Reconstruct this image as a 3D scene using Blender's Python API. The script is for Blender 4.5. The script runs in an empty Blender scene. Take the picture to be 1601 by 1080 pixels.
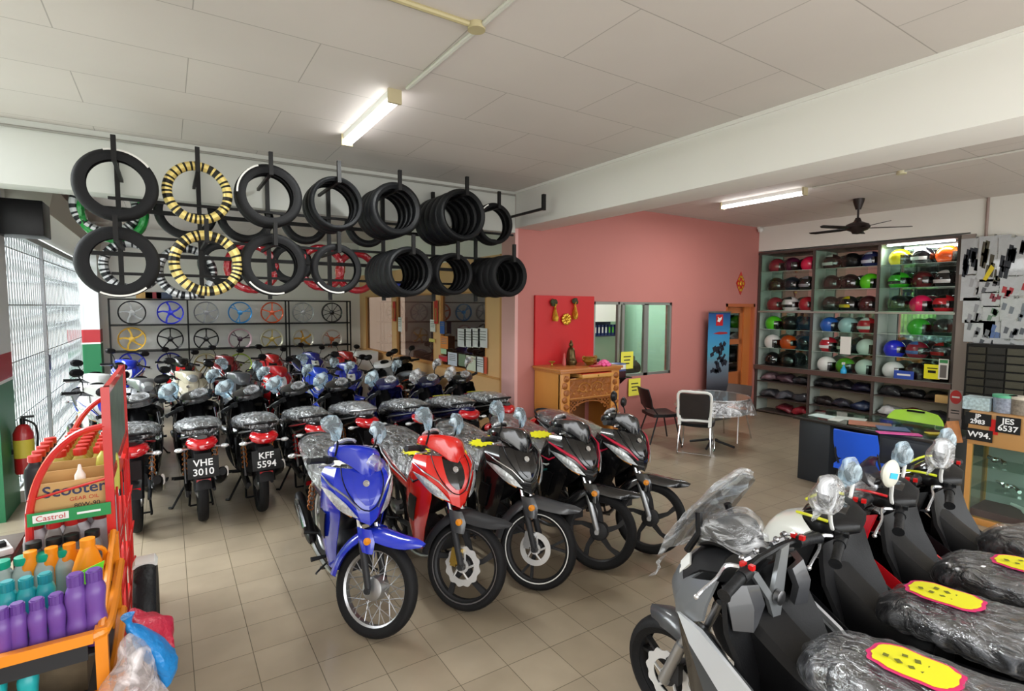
import bpy, bmesh, math, random
from mathutils import Vector, Matrix, noise
R = math.radians
PI = math.pi
SC = bpy.context.scene
COL = SC.collection
random.seed(7)

# ------------------------------------------------------------ camera, sky, light, exposure
YAW, PIT, ROL, CH = .5758, .0719, .00523, 2.03
_f = Vector((math.cos(PIT)*math.sin(YAW), math.cos(PIT)*math.cos(YAW), -math.sin(PIT)))
_r = Vector((math.cos(YAW), -math.sin(YAW), 0))
_u = _r.cross(_f)
_R = _r*math.cos(ROL)+_u*math.sin(ROL)
_U = -_r*math.sin(ROL)+_u*math.cos(ROL)
cam = bpy.data.cameras.new('camera'); cam.sensor_width = 36; cam.lens = 829.9/1601*36
cam.clip_start = .05; cam.clip_end = 200
co = bpy.data.objects.new('camera', cam); COL.objects.link(co)
co.matrix_world = Matrix((( _R.x, _U.x, -_f.x, 0), (_R.y, _U.y, -_f.y, 0), (_R.z, _U.z, -_f.z, CH), (0, 0, 0, 1)))
SC.camera = co
SC.view_settings.view_transform = 'Standard'; SC.view_settings.look = 'None'
SC.view_settings.gamma = 1; SC.view_settings.use_curve_mapping = False
SC.view_settings.exposure = 0.23

w = bpy.data.worlds.new('sky'); SC.world = w; w.use_nodes = True
nt = w.node_tree; bg = nt.nodes['Background']
tc = nt.nodes.new('ShaderNodeTexCoord'); sp = nt.nodes.new('ShaderNodeSeparateXYZ')
cr = nt.nodes.new('ShaderNodeValToRGB')
nt.links.new(tc.outputs['Generated'], sp.inputs[0]); nt.links.new(sp.outputs['Z'], cr.inputs[0])
e = cr.color_ramp.elements
e[0].position = 0.0; e[0].color = (.40, .41, .39, 1)
e[1].position = .30; e[1].color = (.95, 1.0, 1.05, 1)
nt.links.new(cr.outputs[0], bg.inputs[0]); bg.inputs[1].default_value = 2.6

def area(name, loc, rot, sx, sy, power, col=(1, 1, 1)):
    l = bpy.data.lights.new(name, 'AREA'); l.shape = 'RECTANGLE'; l.size = sx; l.size_y = sy
    l.energy = power; l.color = col
    o = bpy.data.objects.new(name, l); COL.objects.link(o); o.location = loc; o.rotation_euler = rot
    return o
# daylight coming in through the open shopfront behind the camera and the grille on the left
area('shopfront_daylight', (2.6, -2.35, 1.9), (R(-90), 0, R(180)), 9.0, 3.0, 190, (1, .985, .96))
area('grille_daylight', (-5.2, 10.0, 5.6), (0, R(-58), 0), 5, 9, 1900, (.93, .98, 1))

# ------------------------------------------------------------ materials
_MC = {}
def lin(c):
    if isinstance(c, str):
        c = tuple(int(c[i:i+2], 16)/255 for i in (0, 2, 4))
    return tuple((v/12.92 if v <= .04045 else ((v+.055)/1.055)**2.4) for v in c)
def mat(col, rough=.5, metal=0., coat=0., var=0., scale=6., bump=0., bscale=30., emit=0., alpha=1., key=None, stretch=None):
    k = (col, rough, metal, coat, var, scale, bump, bscale, emit, alpha, stretch)
    if k in _MC: return _MC[k]
    m = bpy.data.materials.new('surface_'+str(len(_MC))); m.use_nodes = True
    t = m.node_tree; b = t.nodes['Principled BSDF']; c = lin(col)
    b.inputs['Base Color'].default_value = (*c, 1); b.inputs['Roughness'].default_value = rough
    b.inputs['Metallic'].default_value = metal
    if max(c) < .05 and rough > .3: b.inputs['Specular IOR Level'].default_value = .28
    if coat: b.inputs['Coat Weight'].default_value = coat; b.inputs['Coat Roughness'].default_value = .04
    if emit: b.inputs['Emission Color'].default_value = (*c, 1); b.inputs['Emission Strength'].default_value = emit
    if alpha < 1: b.inputs['Alpha'].default_value = alpha
    if var or bump:
        tcn = t.nodes.new('ShaderNodeTexCoord'); mp = t.nodes.new('ShaderNodeMapping')
        t.links.new(tcn.outputs['Object'], mp.inputs[0])
        if stretch: mp.inputs['Scale'].default_value = stretch
    if var:
        n = t.nodes.new('ShaderNodeTexNoise'); n.inputs['Scale'].default_value = scale; n.inputs['Detail'].default_value = 5
        t.links.new(mp.outputs[0], n.inputs['Vector'])
        mx = t.nodes.new('ShaderNodeMix'); mx.data_type = 'RGBA'
        t.links.new(n.outputs['Fac'], mx.inputs['Factor'])
        mx.inputs['A'].default_value = (*[max(0, v*(1-var)) for v in c], 1)
        mx.inputs['B'].default_value = (*[min(1, v*(1+var)) for v in c], 1)
        t.links.new(mx.outputs['Result'], b.inputs['Base Color'])
    if bump:
        n = t.nodes.new('ShaderNodeTexNoise'); n.inputs['Scale'].default_value = bscale; n.inputs['Detail'].default_value = 4
        t.links.new(mp.outputs[0], n.inputs['Vector'])
        bp = t.nodes.new('ShaderNodeBump'); bp.inputs['Strength'].default_value = bump; bp.inputs['Distance'].default_value = .02
        t.links.new(n.outputs['Fac'], bp.inputs['Height']); t.links.new(bp.outputs[0], b.inputs['Normal'])
    _MC[k] = m
    return m
def film(name, tint=(1, 1, 1), amount=.3, milk=(.8, .82, .85), rough=.12, scale=9., bump=.8, stretch=(1, 1, 1), g0=.10, g1=.7):
    """Clear crumpled plastic film: mostly see-through, glossy crinkles, some milky haze in the folds."""
    m = bpy.data.materials.new(name); m.use_nodes = True; t = m.node_tree; t.nodes.clear()
    N = t.nodes.new; L = t.links.new
    out = N('ShaderNodeOutputMaterial'); tr = N('ShaderNodeBsdfTransparent'); tr.inputs[0].default_value = (*tint, 1)
    gl = N('ShaderNodeBsdfGlossy'); gl.inputs['Roughness'].default_value = rough; gl.inputs[0].default_value = (1, 1, 1, 1)
    df = N('ShaderNodeBsdfDiffuse'); df.inputs[0].default_value = (*milk, 1)
    tcn = N('ShaderNodeTexCoord'); mp = N('ShaderNodeMapping'); mp.inputs['Scale'].default_value = stretch
    L(tcn.outputs['Object'], mp.inputs[0])
    n = N('ShaderNodeTexNoise'); n.inputs['Scale'].default_value = scale; n.inputs['Detail'].default_value = 6; n.inputs['Distortion'].default_value = 1.4
    L(mp.outputs[0], n.inputs['Vector'])
    bp = N('ShaderNodeBump'); bp.inputs['Strength'].default_value = bump; bp.inputs['Distance'].default_value = .03
    L(n.outputs['Fac'], bp.inputs['Height']); L(bp.outputs[0], gl.inputs['Normal']); L(bp.outputs[0], df.inputs['Normal'])
    rp = N('ShaderNodeValToRGB'); rp.color_ramp.elements[0].position = .47; rp.color_ramp.elements[1].position = .66
    rp.color_ramp.elements[0].color = (amount*.25,)*3+(1,); rp.color_ramp.elements[1].color = (min(.9, amount*2.2),)*3+(1,)
    L(n.outputs['Fac'], rp.inputs[0])
    m1 = N('ShaderNodeMixShader'); L(rp.outputs[0], m1.inputs[0]); L(tr.outputs[0], m1.inputs[1]); L(df.outputs[0], m1.inputs[2])
    lw = N('ShaderNodeLayerWeight'); lw.inputs[0].default_value = .5; L(bp.outputs[0], lw.inputs['Normal'])
    pw = N('ShaderNodeMath'); pw.operation = 'POWER'; pw.inputs[1].default_value = 2.5; L(lw.outputs['Facing'], pw.inputs[0])
    ma = N('ShaderNodeMath'); ma.operation = 'MULTIPLY_ADD'; ma.inputs[1].default_value = g1; ma.inputs[2].default_value = g0; L(pw.outputs[0], ma.inputs[0])
    m2 = N('ShaderNodeMixShader'); L(ma.outputs[0], m2.inputs[0]); L(m1.outputs[0], m2.inputs[1]); L(gl.outputs[0], m2.inputs[2])
    L(m2.outputs[0], out.inputs[0])
    return m
def glass(name, tint=(.93, .97, .95), refl=.05, rough=.02):
    m = bpy.data.materials.new(name); m.use_nodes = True; t = m.node_tree; t.nodes.clear()
    N = t.nodes.new; L = t.links.new
    out = N('ShaderNodeOutputMaterial'); tr = N('ShaderNodeBsdfTransparent'); tr.inputs[0].default_value = (*tint, 1)
    gl = N('ShaderNodeBsdfGlossy'); gl.inputs['Roughness'].default_value = rough
    fr = N('ShaderNodeLayerWeight'); fr.inputs[0].default_value = .5
    pw = N('ShaderNodeMath'); pw.operation = 'POWER'; pw.inputs[1].default_value = 4; L(fr.outputs['Facing'], pw.inputs[0])
    ma = N('ShaderNodeMath'); ma.operation = 'MULTIPLY_ADD'; ma.inputs[1].default_value = .55; ma.inputs[2].default_value = refl
    L(pw.outputs[0], ma.inputs[0])
    mx = N('ShaderNodeMixShader'); L(ma.outputs[0], mx.inputs[0]); L(tr.outputs[0], mx.inputs[1]); L(gl.outputs[0], mx.inputs[2])
    L(mx.outputs[0], out.inputs[0])
    return m

M = dict(
    rubber=mat('131315', .68, bump=.15, bscale=90), rubber2=mat('17181a', .5, bump=.2, bscale=60),
    black=mat('0e0e10', .38), gloss=mat('0c0c0e', .16, coat=.6), plastic=mat('0c0c0e', .42, bump=.05, bscale=120),
    chrome=mat('d0d0d2', .14, 1.), steel=mat('9a9a9c', .32, 1.), dark=mat('2b2b2d', .5), alu=mat('b5b6b8', .38, .9),
    white=mat('e4e4e0', .5), seat=mat('0f0f12', .5, bump=.1, bscale=60), iron=mat('1a1919', .5, .2),
    red=mat('c01616', .3, coat=.4), amber=mat('e08a12', .25, coat=.5), lens=mat('d8dde0', .08, .55, coat=1.),
    redlens=mat('b01018', .15, coat=1., var=.5, scale=22), gold=mat('b89a4a', .3, .8), plate=mat('161616', .5), text=mat('e8e8e8', .5),
    film=film('clear_film', amount=.26), filmd=film('seat_film', amount=.15, rough=.1, bump=1, scale=11, stretch=(1, 2.2, 1), milk=(.75, .77, .8)),
    filmw=film('pale_seat_film', amount=.42, scale=11, stretch=(1, 2.2, 1), milk=(.78, .80, .82), rough=.1, bump=1),
    bag=film('blue_bag', tint=(.75, .9, 1), amount=.9, milk=(.60, .74, .82), rough=.25, g0=.05, g1=.3), bagw=film('white_bag', amount=.6, milk=(.8, .82, .84), rough=.2),
    glass=glass('clear_glass'), glassg=glass('green_glass', (.86, .95, .91), .03),
    yellow=mat('e6e01c', .5), pink=mat('d8286e', .5), paper=mat('e4e2dc', .6),
)
M['bluebag'] = mat('1c7fc4', .35, bump=.6, bscale=25); M['redbag'] = mat('b3243c', .4, bump=.6, bscale=25)

# ------------------------------------------------------------ mesh building
class MB:
    def __init__(s): s.v = []; s.f = []; s.m = []; s.cm = 0
    def add(s, vs, fs):
        o = len(s.v); s.v += [Vector(p) for p in vs]
        for f in fs: s.f.append([i+o for i in f]); s.m.append(s.cm)
        return s
    def box(s, a, b, rot=None, piv=None):
        x0, y0, z0 = a; x1, y1, z1 = b
        vs = [Vector(p) for p in ((x0, y0, z0), (x1, y0, z0), (x1, y1, z0), (x0, y1, z0), (x0, y0, z1), (x1, y0, z1), (x1, y1, z1), (x0, y1, z1))]
        if rot is not None:
            pv = Vector(piv) if piv is not None else (Vector(a)+Vector(b))/2
            vs = [rot @ (p-pv)+pv for p in vs]
        return s.add(vs, [(0, 3, 2, 1), (4, 5, 6, 7), (0, 1, 5, 4), (1, 2, 6, 5), (2, 3, 7, 6), (3, 0, 4, 7)])
    def cbox(s, c, d, rot=None):
        return s.box([c[i]-d[i]/2 for i in range(3)], [c[i]+d[i]/2 for i in range(3)], rot)
    def rings(s, rings, closed=False, caps=True, wrap=True):
        n = len(rings[0]); vs = [p for r in rings for p in r]; fs = []
        L = len(rings)
        for i in range(L if closed else L-1):
            a = i*n; b = ((i+1) % L)*n
            for j in range(n if wrap else n-1):
                k = (j+1) % n
                fs.append((a+j, a+k, b+k, b+j))
        if caps and not closed:
            fs.append(tuple(range(n-1, -1, -1))); fs.append(tuple((L-1)*n+j for j in range(n)))
        return s.add(vs, fs)
    def tube(s, pts, r, n=8, closed=False, caps=True):
        pts = [Vector(p) for p in pts]; L = len(pts)
        rr = r if isinstance(r, (list, tuple)) else [r]*L
        rings = []; up = None
        for i, p in enumerate(pts):
            if closed: t = pts[(i+1) % L]-pts[i-1]
            else: t = pts[min(i+1, L-1)]-pts[max(i-1, 0)]
            if t.length < 1e-9: t = Vector((0, 0, 1))
            t.normalize()
            if up is None:
                up = Vector((0, 0, 1)) if abs(t.z) < .9 else Vector((1, 0, 0))
            sd = t.cross(up)
            if sd.length < 1e-4: sd = t.orthogonal()
            sd.normalize(); up = sd.cross(t).normalized()
            rings.append([p+(sd*math.cos(2*PI*k/n)+up*math.sin(2*PI*k/n))*rr[i] for k in range(n)])
        return s.rings(rings, closed, caps)
    def lathe(s, prof, n=24, c=(0, 0, 0), ax='z', caps=True):
        """prof: (radius, height) pairs, turned about axis ax through c."""
        c = Vector(c); rings = []
        for r, h in prof:
            ring = []
            for k in range(n):
                a = 2*PI*k/n; u, v = r*math.cos(a), r*math.sin(a)
                ring.append(c+Vector({'z': (u, v, h), 'y': (v, h, u), 'x': (h, u, v)}[ax]))
            rings.append(ring)
        return s.rings(rings, caps=caps)
    def torus(s, R0, prof, n=40, c=(0, 0, 0), ax='y', a0=0, a1=2*PI):
        """closed profile (dr, dh) swept round the axis"""
        c = Vector(c); full = abs(a1-a0-2*PI) < 1e-6; rings = []
        for k in range(n if full else n+1):
            a = a0+(a1-a0)*k/n; ring = []
            for dr, dh in prof:
                r = R0+dr; u, v = r*math.cos(a), r*math.sin(a)
                ring.append(c+Vector({'z': (u, v, dh), 'y': (u, dh, v), 'x': (dh, u, v)}[ax]))
            rings.append(ring)
        return s.rings(rings, closed=full)
    def loft(s, secs, n=16, p=2.4, k=3, ax='x', caps=True):
        """secs: (along, centre_v, half_h, half_w[, centre_side]); superellipse sections smoothly interpolated"""
        S = [tuple(q)+(0,)*(5-len(q)) for q in secs]
        out = []
        for i in range(len(S)-1):
            for j in range(k):
                out.append(crom(S[max(i-1, 0)], S[i], S[i+1], S[min(i+2, len(S)-1)], j/k))
        out.append(S[-1]); rings = []
        for (t, cz, hz, hy, cy) in out:
            ring = []
            for q in range(n):
                a = 2*PI*q/n; ca, sa = math.cos(a), math.sin(a)
                yy = cy+hy*math.copysign(abs(ca)**(2/p), ca); zz = cz+hz*math.copysign(abs(sa)**(2/p), sa)
                ring.append(Vector((t, yy, zz)) if ax == 'x' else (Vector((yy, t, zz)) if ax == 'y' else Vector((zz, yy, t))))
            rings.append(ring)
        return s.rings(rings, caps=caps)
    def patch(s, G, ku=3, kv=3, thick=.004, mirror=False, closed=False):
        """smooth sheet through the control grid G[row][col], given a thickness; mirror about y = 0"""
        rows = [[Vector(p) for p in r] for r in G]
        def subdiv(line, k, cl=False):
            L = len(line); o = []
            for i in range(L if cl else L-1):
                g = (lambda q: line[q % L]) if cl else (lambda q: line[min(max(q, 0), L-1)])
                for j in range(k):
                    o.append(cromv(g(i-1), g(i), g(i+1), g(i+2), j/k))
            if not cl: o.append(line[-1])
            return o
        rows = [subdiv(r, kv, closed) for r in rows]
        cols = [subdiv([r[j] for r in rows], ku) for j in range(len(rows[0]))]
        nu, nv = len(cols[0]), len(cols)
        P = [[cols[j][i] for j in range(nv)] for i in range(nu)]
        for sg in ((1, -1) if mirror else (1,)):
            A = []; B = []
            for i in range(nu):
                for j in range(nv):
                    a = P[min(i+1, nu-1)][j]-P[max(i-1, 0)][j]
                    if closed: b = P[i][(j+1) % nv]-P[i][j-1]
                    else: b = P[i][min(j+1, nv-1)]-P[i][max(j-1, 0)]
                    nn = a.cross(b)
                    nn = nn.normalized() if nn.length > 1e-9 else Vector((0, 0, 0))
                    q = P[i][j]; q2 = q-nn*thick
                    A.append(Vector((q.x, q.y*sg, q.z))); B.append(Vector((q2.x, q2.y*sg, q2.z)))
            N = nu*nv; fs = []
            W = nv if closed else nv-1
            for i in range(nu-1):
                for j in range(W):
                    k = (j+1) % nv
                    q = (i*nv+j, (i+1)*nv+j, (i+1)*nv+k, i*nv+k)
                    q = q if sg == 1 else q[::-1]
                    fs.append(q); fs.append(tuple(N+x for x in q[::-1]))
            edge = []
            if not closed:
                edge = [j for j in range(nv)]+[i*nv+nv-1 for i in range(1, nu)]+[(nu-1)*nv+j for j in range(nv-2, -1, -1)]+[i*nv for i in range(nu-2, 0, -1)]
                for i in range(len(edge)):
                    a, b = edge[i], edge[(i+1) % len(edge)]
                    q = (a, b, N+b, N+a)
                    fs.append(q if sg == 1 else q[::-1])
            else:
                for base in (0, (nu-1)*nv):
                    for j in range(nv):
                        a, b = base+j, base+(j+1) % nv
                        fs.append((a, b, N+b, N+a))
            s.add(A+B, fs)
        return s
    def prism(s, outline, d, org=(0, 0, 0), u=(1, 0, 0), v=(0, 0, 1)):
        """flat outline (a, b) in the plane u, v from org, extruded by vector d"""
        u = Vector(u); v = Vector(v); org = Vector(org); d = Vector(d); n = len(outline)
        A = [org+u*a+v*b for a, b in outline]
        return s.add(A+[p+d for p in A], [tuple(range(n-1, -1, -1)), tuple(range(n, 2*n))]+[(i, (i+1) % n, n+(i+1) % n, n+i) for i in range(n)])
    def ball(s, c, r, n=14, m=9):
        c = Vector(c); r = (r, r, r) if isinstance(r, (int, float)) else r
        rings = []
        for i in range(m+1):
            t = -PI/2+PI*i/m; q = max(math.cos(t), .02)
            rings.append([c+Vector((r[0]*q*math.cos(2*PI*k/n), r[1]*q*math.sin(2*PI*k/n), r[2]*math.sin(t))) for k in range(n)])
        return s.rings(rings)
    def xf(s, mtx):
        s.v = [mtx @ p for p in s.v]; return s
    def crumple(s, amp, sc=14, seed=0):
        o = Vector((seed*3.1, seed*1.7, seed))
        s.v = [p+noise.noise_vector(p*sc+o)*amp for p in s.v]; return s
    def obj(s, name, m, parent=None, loc=None, rot=None, sharp=38, bevel=0):
        me = bpy.data.meshes.new(name)
        me.from_pydata([tuple(p) for p in s.v], [], s.f)
        bmn = bmesh.new(); bmn.from_mesh(me)
        bmesh.ops.recalc_face_normals(bmn, faces=bmn.faces)
        bmesh.ops.delete(bmn, geom=[v for v in bmn.verts if not v.link_faces], context='VERTS')
        if bevel:
            es = [e for e in bmn.edges if len(e.link_faces) == 2 and e.calc_face_angle(0) > .5]
            bmesh.ops.bevel(bmn, geom=es, offset=bevel, segments=2, profile=.5, affect='EDGES', clamp_overlap=True)
        bmn.to_mesh(me); bmn.free()
        for x in (m if isinstance(m, (list, tuple)) else [m]): me.materials.append(x)
        if isinstance(m, (list, tuple)) and not bevel: me.polygons.foreach_set('material_index', s.m)
        me.polygons.foreach_set('use_smooth', [True]*len(me.polygons))
        if sharp: me.set_sharp_from_angle(angle=R(sharp))
        o = bpy.data.objects.new(name, me); COL.objects.link(o)
        if parent is not None: o.parent = parent
        if loc is not None: o.location = loc
        if rot is not None: o.rotation_euler = rot
        return o
def crom(a, b, c, d, t):
    return tuple(.5*((2*q)+(-p+r)*t+(2*p-5*q+4*r-s)*t*t+(-p+3*q-3*r+s)*t**3) for p, q, r, s in zip(a, b, c, d))
def cromv(a, b, c, d, t):
    return .5*((2*b)+(c-a)*t+(2*a-5*b+4*c-d)*t*t+(3*b-a-3*c+d)*t**3)
def curve(pts, k=4):
    pts = [Vector(p) for p in pts]; o = []
    for i in range(len(pts)-1):
        for j in range(k): o.append(cromv(pts[max(i-1, 0)], pts[i], pts[i+1], pts[min(i+2, len(pts)-1)], j/k))
    return o+[pts[-1]]
def tag(o, label, cat, group=None, kind=None):
    if label: o['label'] = label
    if cat: o['category'] = cat
    if group: o['group'] = group
    if kind: o['kind'] = kind
    return o
def thing(name, label, cat, loc=(0, 0, 0), rz=0, group=None, rot=None):
    o = bpy.data.objects.new(name, None); COL.objects.link(o); o.empty_display_size = .1
    o.location = loc; o.rotation_euler = rot or (0, 0, rz)
    return tag(o, label, cat, group)
def struct(name, mb, m, **k):
    o = mb.obj(name, m, **k); o['kind'] = 'structure'; return o
def dup(root, loc=None, rot=None, label=None, group=None):
    def cp(o, par):
        c = o.copy(); COL.objects.link(c)
        if par is not None: c.parent = par
        for ch in KIDS.get(o.name, []): cp(ch, c)
        return c
    c = cp(root, None)
    KIDS_NEW.append(c)
    if loc is not None: c.location = loc
    if rot is not None: c.rotation_euler = rot
    if label: c['label'] = label
    if group: c['group'] = group
    return c
KIDS = {}; KIDS_NEW = []
def learn(root):
    """remember the children of a finished thing so that copies can follow"""
    for ch in root.children:
        KIDS.setdefault(root.name, []).append(ch); learn(ch)
    return root
_TC = {}
def text(name, s, size, m, parent, loc, rot, depth=.001, align='CENTER', bold=0, sx=1):
    key = (s, size, depth, align, bold, m.name, sx)
    if key not in _TC:
        cu = bpy.data.curves.new(name, 'FONT'); cu.body = s; cu.size = size; cu.extrude = depth; cu.align_x = align; cu.align_y = 'CENTER'
        cu.offset = bold; cu.resolution_u = 3
        o = bpy.data.objects.new('t', cu); COL.objects.link(o)
        bpy.context.view_layer.update()
        me = bpy.data.meshes.new_from_object(o.evaluated_get(bpy.context.evaluated_depsgraph_get()))
        bpy.data.objects.remove(o); bpy.data.curves.remove(cu)
        if sx != 1:
            for v in me.vertices: v.co.x *= sx
        me.materials.clear(); me.materials.append(m); _TC[key] = me
    o = bpy.data.objects.new(name, _TC[key]); COL.objects.link(o); o.parent = parent; o.location = loc; o.rotation_euler = rot
    return o

# ------------------------------------------------------------ the room
CE, BB = 3.6, 3.11           # ceiling height, underside of the beams
def tile_mat(name, c1, c2, mortar, w, h, ms, off, loc, rough, var=.10, coat=0., sc=2.5, sq=2):
    m = bpy.data.materials.new(name); m.use_nodes = True; t = m.node_tree; b = t.nodes['Principled BSDF']; N = t.nodes.new; L = t.links.new
    tcn = N('ShaderNodeTexCoord'); mp = N('ShaderNodeMapping'); mp.inputs['Location'].default_value = loc
    L(tcn.outputs['Object'], mp.inputs[0])
    br = N('ShaderNodeTexBrick'); br.offset = off; br.offset_frequency = sq; br.squash = 1
    br.inputs['Color1'].default_value = (*lin(c1), 1); br.inputs['Color2'].default_value = (*lin(c2), 1); br.inputs['Mortar'].default_value = (*lin(mortar), 1)
    br.inputs['Scale'].default_value = 1; br.inputs['Mortar Size'].default_value = ms; br.inputs['Mortar Smooth'].default_value = .1
    br.inputs['Brick Width'].default_value = w; br.inputs['Row Height'].default_value = h
    L(mp.outputs[0], br.inputs['Vector'])
    n = N('ShaderNodeTexNoise'); n.inputs['Scale'].default_value = sc; n.inputs['Detail'].default_value = 8; L(tcn.outputs['Object'], n.inputs['Vector'])
    rp = N('ShaderNodeValToRGB'); rp.color_ramp.elements[0].position = .3; rp.color_ramp.elements[1].position = .7
    rp.color_ramp.elements[0].color = (1-var,)*3+(1,); rp.color_ramp.elements[1].color = (1+var*.3,)*3+(1,)
    L(n.outputs['Fac'], rp.inputs[0])
    mx = N('ShaderNodeMix'); mx.data_type = 'RGBA'; mx.blend_type = 'MULTIPLY'; mx.inputs['Factor'].default_value = 1
    L(br.outputs['Color'], mx.inputs['A']); L(rp.outputs[0], mx.inputs['B']); L(mx.outputs['Result'], b.inputs['Base Color'])
    b.inputs['Roughness'].default_value = rough
    if coat: b.inputs['Coat Weight'].default_value = coat; b.inputs['Coat Roughness'].default_value = .15
    bp = N('ShaderNodeBump'); bp.inputs['Strength'].default_value = .3; bp.inputs['Distance'].default_value = .004; bp.invert = True
    L(br.outputs['Fac'], bp.inputs['Height']); L(bp.outputs[0], b.inputs['Normal'])
    return m
mfloor = tile_mat('beige_floor_tiles', 'a39580', '9b8d78', '5d5340', .3, .3, .0022, 0, (-.056, -.023, 0), .38, .16, .25)
mceil = tile_mat('ceiling_boards', 'd3ccc6', 'd0c9c3', 'a9a39c', 1.32, .66, .0035, .5, (.49, -.10, 0), .8, .07, sc=.8)
mwhite = mat('e2e0da', .75, var=.05, scale=1.3); mbeam = mat('eceae5', .7, var=.04, scale=1.)
mpink = mat('b9756e', .7, var=.05, scale=1.1); mpink2 = mat('d9a6a2', .6)
mtan = mat('dfb27c', .45, var=.05, scale=2.); mwood = mat('b0743a', .4, var=.18, scale=4, stretch=(1, 1, .2)); mwoodd = mat('7a4a24', .45, var=.2, scale=5, stretch=(1, 1, .2))
malu = mat('a9a9a4', .35, .7); mgreenw = mat('b6d2bf', .7)
struct('floor', MB().box((-1.6, -2.2, -.1), (10.3, 13.6, 0)), mfloor)
struct('ceiling', MB().box((-1.6, -2.2, CE), (10.3, 13.6, CE+.1)), mceil)
struct('wall_back', MB().box((-1.6, 13.4, 0), (4.1, 13.6, CE)), mwhite)
struct('trim_1', MB().box((4.05, -2.2, BB), (4.5, 6.17, CE)), mbeam, bevel=.006)          # ceiling beam running to the back
struct('trim_2', MB().box((-1.7, 6.17, 3.05), (4.05, 6.45, CE)), mat('c9cac4', .75, var=.06, scale=1.5), bevel=.004)  # beam that carries the tyre rack
# thin cornice strips where the beams meet the ceiling
struct('trim_3', MB().box((4.03, -2.2, CE-.03), (4.05, 6.17, CE)), mbeam)
# left side: solid wall beside the camera, pillars, then the folding grille
struct('wall_left', MB().box((-1.8, -2.2, 0), (-1.4, 3.0, CE)), mwhite)
struct('trim_4', MB().box((-1.6, 6.45, 3.12), (-1.38, 13.4, CE)), mwhite)
def pillar(name, x0, x1, y0, y1):
    mb = MB()
    mb.cm = 0; mb.box((x0, y0, 0), (x1, y1, 1.28))
    mb.cm = 1; mb.box((x0, y0, 1.28), (x1, y1, 1.31))
    mb.cm = 2; mb.box((x0, y0, 1.31), (x1, y1, 1.56))
    mb.cm = 3; mb.box((x0, y0, 1.56), (x1, y1, CE))
    o = mb.obj(name, [mat('1c6e44', .5), M['white'], mat('a8282e', .5), mat('d4d6d6', .6)]); o['kind'] = 'structure'
pillar('trim_5', -1.8, -1.33, 6.62, 7.22)
pillar('trim_6', -1.6, -1.10, 12.95, 13.4)
struct('trim_7', MB().box((-1.55, 7.22, 0), (-1.22, 12.95, .12)), mat('c8c6be', .7, var=.08))   # raised kerb under the grille
# outside ground and planting
struct('ground', MB().box((-30, -6, -.25), (-1.61, 30, -.12)), mat('c9cbc6', .8, var=.15, scale=1))
mb = MB()
for i in range(90):
    y = random.uniform(2, 26); mb.ball((-6.5-random.random()*2.5, y, random.uniform(.1, 2.6)), random.uniform(.5, 1.1), 9, 6)
mb.crumple(.5, 2.2)
o = mb.obj('hedge', mat('7fa35a', .8, var=.5, scale=3.)); tag(o, 'sunlit green hedge outside beyond the folding grille', 'hedge', kind='stuff')

# folding grille
g = thing('folding_grille', 'white folding metal grille between the striped pillars', 'grille', (-1.38, 7.3, .12))
mgr = mat('9da1a3', .5, .2)
nb = 46; GH = 2.66; GL = 5.6
mb = MB()
for i in range(nb+1):
    y = GL*i/nb; mb.box((-.004, y-.013, 0), (.004, y+.013, GH))
mb.obj('upright_bars', mgr, g)
mb = MB()
for row in range(4):
    z0 = .15+row*.66
    for i in range(0, nb-1):
        y0, y1 = GL*i/nb, GL*(i+2)/nb
        for a, b in ((z0, z0+.5), (z0+.5, z0)):
            mb.tube([(-.016, y0, a), (-.016, y1, b)], .003, 4)
mb.obj('lattice_straps', mgr, g)
mb = MB()
for row in range(5):
    mb.box((.012, 0, .1+row*.6), (.015, GL, .112+row*.6))
mb.obj('cross_rails', mgr, g)
MB().box((-.05, -.02, GH), (.05, GL, GH+.07)).obj('top_track', mgr, g)
MB().box((-.03, -.02, -.02), (.03, GL, .02)).obj('bottom_track', mgr, g)
mb = MB().box((.012, 1.85, 0), (.05, 1.91, GH)); mb.box((.03, 1.8, 1.05), (.06, 1.96, 1.25)); mb.obj('lock_stile', M['steel'], g)
# shutter housing and slanting hood above the grille
o = MB().box((-1.42, 6.90, 2.70), (-.98, 7.28, 3.04)).obj('shutter_motor_box', M['black'], bevel=.01); tag(o, 'black box housing under the ceiling beside the grille', 'shutter box')
o = MB().prism([(-1.385, 2.90), (-1.04, 3.02), (-.98, 3.30), (-1.385, 3.5)], (0, 5.2, 0), org=(0, 7.62, 0)).obj('shutter_hood', mat('bdb9ad', .7)); tag(o, 'beige sloping shutter hood running along above the grille', 'shutter hood')

# right-hand side of the room
struct('wall_right', MB().box((9.74, 2.9, BB+.03), (10.0, 6.17, CE)).box((9.74, -2.2, 0), (10.0, 2.9, CE)).box((10.2, 2.9, 0), (10.3, 6.2, BB+.03)), mwhite)
# pink wall with window and doorway
Yp = 6.17
mb = MB()
for a, b in (((4.1, 0), (5.5, CE)), ((5.5, 2.125), (7.28, CE)), ((5.5, 0), (7.28, .91)), ((7.28, 0), (8.77, CE)), ((8.77, 2.12), (9.68, CE)), ((9.68, 0), (10.2, CE))):
    mb.box((a[0], Yp, a[1]), (b[0], Yp+.14, b[1]))
struct('wall_pink', mb, mpink)
struct('trim_8', MB().box((4.05, 6.17, 0), (4.1, 6.52, BB)), mpink2)
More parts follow.
